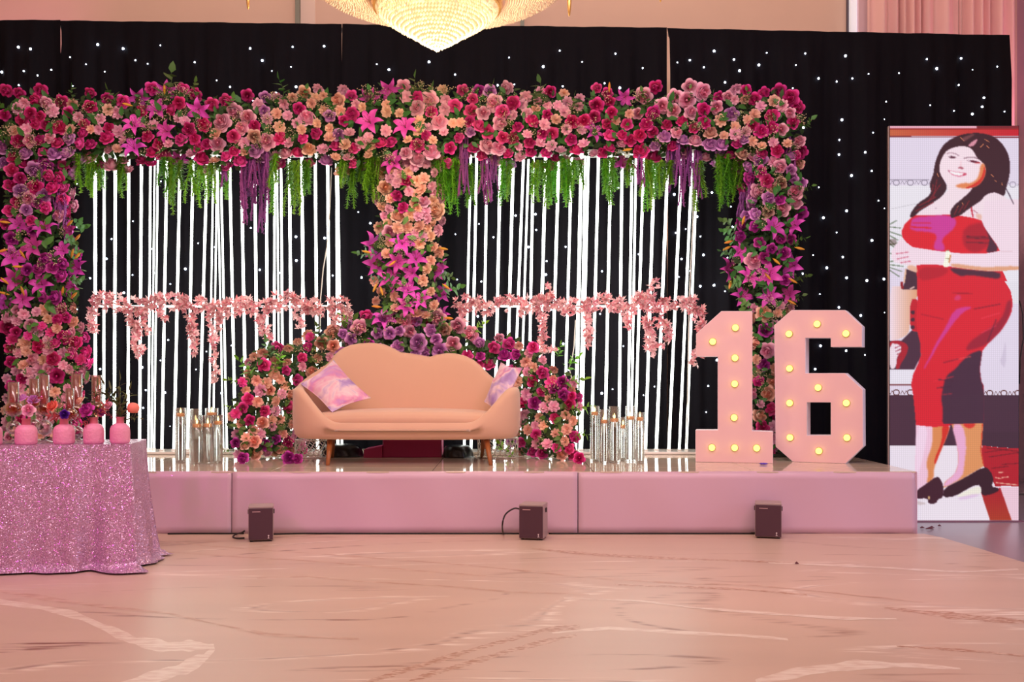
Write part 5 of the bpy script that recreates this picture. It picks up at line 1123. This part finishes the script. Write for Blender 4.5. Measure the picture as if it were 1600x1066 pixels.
bouquet(1, 'pink rose and mauve bloom with a dark twig in the second vase', [('P', 45, 642, 11, 5.88), ('L', 52, 628, 10, 5.98), ('r', 62, 612, 30, 5.96), ('L', 38, 624, 8, 6.0)])
bouquet(2, 'coral rose, violet flower and reddish twigs in the middle vase', [('V', 101, 648, 8, 5.88), ('O', 84, 636, 10, 5.9), ('r', 72, 645, 26, 6.0), ('r', 118, 650, 26, 5.95), ('T', 97, 636, 7, 5.98), ('P', 70, 634, 7, 6.0)])
bouquet(3, 'large magenta bloom with red berries in the fourth vase', [('M', 138, 642, 13, 5.9), ('r', 162, 636, 26, 5.9), ('M', 156, 646, 8, 5.95), ('g', 150, 604, 42, 5.94), ('r', 130, 662, 18, 5.86), ('A', 128, 628, 8, 6.0), ('g', 168, 618, 30, 5.96)])
bouquet(4, 'olive twigs with one closed coral bloom in the right corner vase', [('U', 207, 637, 9.5, 5.92), ('g', 172, 612, 50, 5.95), ('g', 188, 606, 50, 5.93), ('g', 196, 618, 40, 5.9), ('g', 180, 620, 44, 5.97), ('P', 171, 634, 7, 5.9), ('r', 172, 648, 18, 5.9), ('g', 212, 655, 26, 5.92)])
# ---- glass candlesticks
m_cg = thinglass('candlestick_glass', (.96, .93, .94), .45); m_amb = thinglass('amber_glass', (.95, .72, .52), .55); m_ch = thinglass('pink_tube_glass', (.93, .72, .74), .5)
m_pc = mat('blush_pillar_candle', (246, 176, 158), .45, coat=.3)
def candlestick(px, by, Y, ball, br, cup, cr, tube, lab, lab2):
    Y = TY(px, Y-5.85); c = tpt(px, Y); s = Y/F; t = thing('glass_candlestick', lab, 'candlestick', c, 'bubble glass candlesticks on the sequin table')
    zb = P(0, ball, Y).z; zc_ = P(0, cup, Y).z; R = br*s; RC = cr*s
    mb = MB(); mb.lathe([(0, 0), (R*1.15, 0), (R*1.15, .004), (R*.5, .014), (R*.22, .022), (R*.22, max(.026, zb-c.z-R))], c, 24); mb.obj('base', m_cg, t)
    mb = MB(); mb.ball((c.x, c.y, zb), R, 24, 16); mb.ball((c.x, c.y, zb), R*.90, 20, 12); mb.obj('glass_ball', m_cg, t)
    z0_ = zb+R*.95-c.z; z1_ = zc_-RC*.72-c.z
    mb = MB(); mb.lathe([(R*.25, z0_), (R*.42, z0_+(z1_-z0_)*.3), (R*.18, z0_+(z1_-z0_)*.6), (R*.36, z1_)], c, 18); mb.obj('stem', m_cg, t)
    mb = MB(); mb.lathe([(RC*.2, -RC*.78), (RC*.75, -RC*.58), (RC, -RC*.1), (RC*.96, RC*.4), (RC*.6, RC*.75), (RC*.5, RC*.8), (RC*.46, RC*.74), (RC*.86, RC*.38), (RC*.9, -RC*.1), (RC*.66, -RC*.5), (0, -RC*.62)], (c.x, c.y, zc_), 24); mb.obj('cup', m_amb, t)
    w_, ytop, tall = tube; rt = w_/2*s; zt_ = P(0, ytop, Y).z; z0 = zc_-RC*.45
    mb = MB(); mb.lathe([(rt, z0), (rt, zt_), (rt-.002, zt_), (rt-.002, z0)], (c.x, c.y, 0), 22); mb.obj('tube_shade', m_ch, t)
    k = thing('pillar_candle', lab2, 'candle', (c.x, c.y, z0+.002), 'blush candles in the glass tubes')
    zc2 = zt_-.012 if tall else zt_-.03
    mb = MB(); mb.lathe([(0, z0+.002), (rt*.80, z0+.002), (rt*.80, zc2), (rt*.72, zc2+.002), (0, zc2-.002)], (c.x, c.y, 0), 18); mb.obj('wax', m_pc, k)
    mb = MB(); mb.tube([(c.x, c.y, zc2-.002), (c.x+.001, c.y, zc2+.008)], .001, 4); mb.obj('wick', m_cab, k)
candlestick(21, 0, 6.05, 668, 11, 640, 14, (16, 597, 1), 'bubble glass candlestick nearest the left photo edge', 'blush candle in the leftmost glass tube')
candlestick(69, 0, 6.05, 668, 12, 640, 12, (15, 586, 1), 'bubble glass candlestick between the first two full vases', 'tall blush candle between the first two full vases')
candlestick(53, 0, 6.24, 664, 9, 630, 18, (14, 592, 1), 'bubble glass candlestick set back with a wide round bowl', 'tan candle set back behind the pink rose')
candlestick(109, 0, 6.03, 672, 9, 648, 12, (12, 607, 1), 'shortest bubble glass candlestick just behind the middle vase', 'short blush candle behind the violet flower')
candlestick(120, 0, 6.22, 676, 10, 642, 14, (16, 584, 1), 'tallest bubble glass candlestick left of the magenta bloom', 'tallest blush candle left of the magenta bloom')
candlestick(151, 0, 6.20, 672, 9, 640, 15, (15, 586.5, 1), 'bubble glass candlestick behind the magenta bloom', 'blush candle behind the magenta bloom and olive twig')
# ---------------------------------------------------------------- chandelier
CYc = 7.0; cc = P(683, 0, CYc); zz = lambda py: P(0, py, CYc).z; sx = CYc/F
ch = thing('crystal_chandelier', 'large lit crystal chandelier hanging over the stage front', 'chandelier', (cc.x, CYc, zz(76)))
m_core = emis('chandelier_lamp_glow', (255, 226, 158), .95)
m_crys = mat('glowing_crystal', (255, 244, 214), .12, spec=.9, emit=(255, 222, 150), es=.42, var=.0)
m_crys2 = mat('glowing_outer_crystal', (250, 226, 200), .15, spec=.9, emit=(255, 196, 150), es=.05)
for m__, e_ in ((m_crys, .8), (m_crys2, .10)):  # random emission per bead imitates the sparkle of refracting crystal
    nt = m__.node_tree; g = nt.nodes.new('ShaderNodeNewGeometry'); wn = nt.nodes.new('ShaderNodeTexWhiteNoise'); sp = nt.nodes.new('ShaderNodeMath'); sp.operation = 'MULTIPLY'; sp.inputs[1].default_value = e_
    nt.links.new(g.outputs['Random Per Island'], sp.inputs[0]); nt.links.new(sp.outputs[0], nt.nodes['Principled BSDF'].inputs['Emission Strength'])
m_gold = mat('gilt_metal', (226, 178, 100), .3, .8)
inner = [(97, 8), (94, 15), (91, 21), (76, 33), (51, 48), (26, 64), (3, 77)]
mb = MB(); mb.lathe([(r*sx*.9, zz(y)+.01) for r, y in inner], (cc.x, CYc, 0), 40); mb.obj('lamp_bowl', m_core, ch)
def interp(prof, t):
    f = t*(len(prof)-1); i = min(len(prof)-2, int(f)); k = f-i; return tuple(prof[i][j]+(prof[i+1][j]-prof[i][j])*k for j in (0, 1))
mb = MB(); rnd = random.Random(3)
for j in range(24):
    r, y = interp(inner, j/23.); n = max(5, int(2*PI*r/5.2))
    for k in range(n):
        a = 2*PI*(k+.5*(j % 2))/n; rr = r*sx*1.0; s = .0115*rnd.uniform(.85, 1.15); mb.octa((cc.x+rr*math.cos(a), CYc+rr*math.sin(a), zz(y)+rnd.uniform(-.004, .004)), s, s*1.35)
mb.ball((cc.x, CYc, zz(76)), .02, 10, 8); mb.obj('crystal_beads', m_crys, ch, smooth=False, kind='stuff')
mb = MB(); mb.lathe([(100*sx, zz(14)), (102*sx, zz(8)), (101*sx, zz(2)), (97*sx, zz(2)), (96*sx, zz(14)), (100*sx, zz(14))], (cc.x, CYc, 0), 60); mb.obj('gilt_band', m_gold, ch)
outer = [(104, 2), (135, -3), (165, -10), (190, -20), (206, -32), (214, -48)]
mb = MB(); mb.lathe([(r*sx-.02, zz(y)+.02) for r, y in outer], (cc.x, CYc, 0), 60); mb.obj('basket_liner', mat('glowing_liner', (255, 226, 190), .5, emit=(255, 196, 150), es=.12), ch)
mb = MB()
for j in range(40):
    r, y = interp(outer, j/39.); n = int(2*PI*r/6.2)
    for k in range(n):
        a = 2*PI*(k+.5*(j % 2))/n; rr = r*sx; s = .012*rnd.uniform(.85, 1.15); mb.octa((cc.x+rr*math.cos(a), CYc+rr*math.sin(a), zz(y)+rnd.uniform(-.004, .004)), s, s*1.4)
mb.obj('basket_beads', m_crys2, ch, smooth=False, kind='stuff')
mb = MB(); mb.tube([(cc.x, CYc, zz(-40)), (cc.x, CYc, 5.95)], .02, 8); mb.lathe([(.2, 5.98), (.18, 5.93), (.03, 5.9)], (cc.x, CYc, 0), 20); mb.lathe([(213*sx, zz(-47)), (215*sx, zz(-50)), (212*sx, zz(-54)), (205*sx, zz(-50))], (cc.x, CYc, 0), 60)
for k in range(6):
    a = k*PI/3; mb.tube([(cc.x, CYc, 5.3), (cc.x+212*sx*math.cos(a), CYc+212*sx*math.sin(a), zz(-50))], .008, 5)
mb.obj('hanging_frame', m_gold, ch)
pl = bpy.data.lights.new('chandelier_lamp', 'POINT'); pl.energy = 60; pl.color = (1, .78, .5); pl.shadow_soft_size = .25; po = bpy.data.objects.new('chandelier_lamp', pl); COL.objects.link(po); po.location = (cc.x, CYc-.0, zz(90)-.12)
for px, py, Y, lab in ((387.5, 15, 6.6, 'gilt spike pendant hanging left of the chandelier'), (889.5, 26, 6.4, 'gilt spike pendant hanging right of the chandelier'), (1032, 4, 6.8, 'tip of a gilt spike pendant above the drape seam')):
    c = P(px, py, Y); t = thing('spike_pendant', lab, 'pendant lamp', c, 'gilt spike pendants near the ceiling')
    mb = MB(); mb.lathe([(0, 0), (.006, .01), (.011, .05), (.016, .14), (.010, .16), (.018, .18), (.008, .20)], c, 12); mb.obj('spike', m_gold, t)
    mb = MB(); mb.lathe([(.008, .20), (.05, .24), (.09, .32), (.10, .36), (.02, .37)], c, 16); mb.obj('lamp_cup', mat('milk_glass', (250, 236, 214), .3), t)
    mb = MB(); mb.tube([c+Vector((0, 0, .37)), Vector((c.x, c.y, 5.99))], .006, 6); mb.obj('rod', m_gold, t)
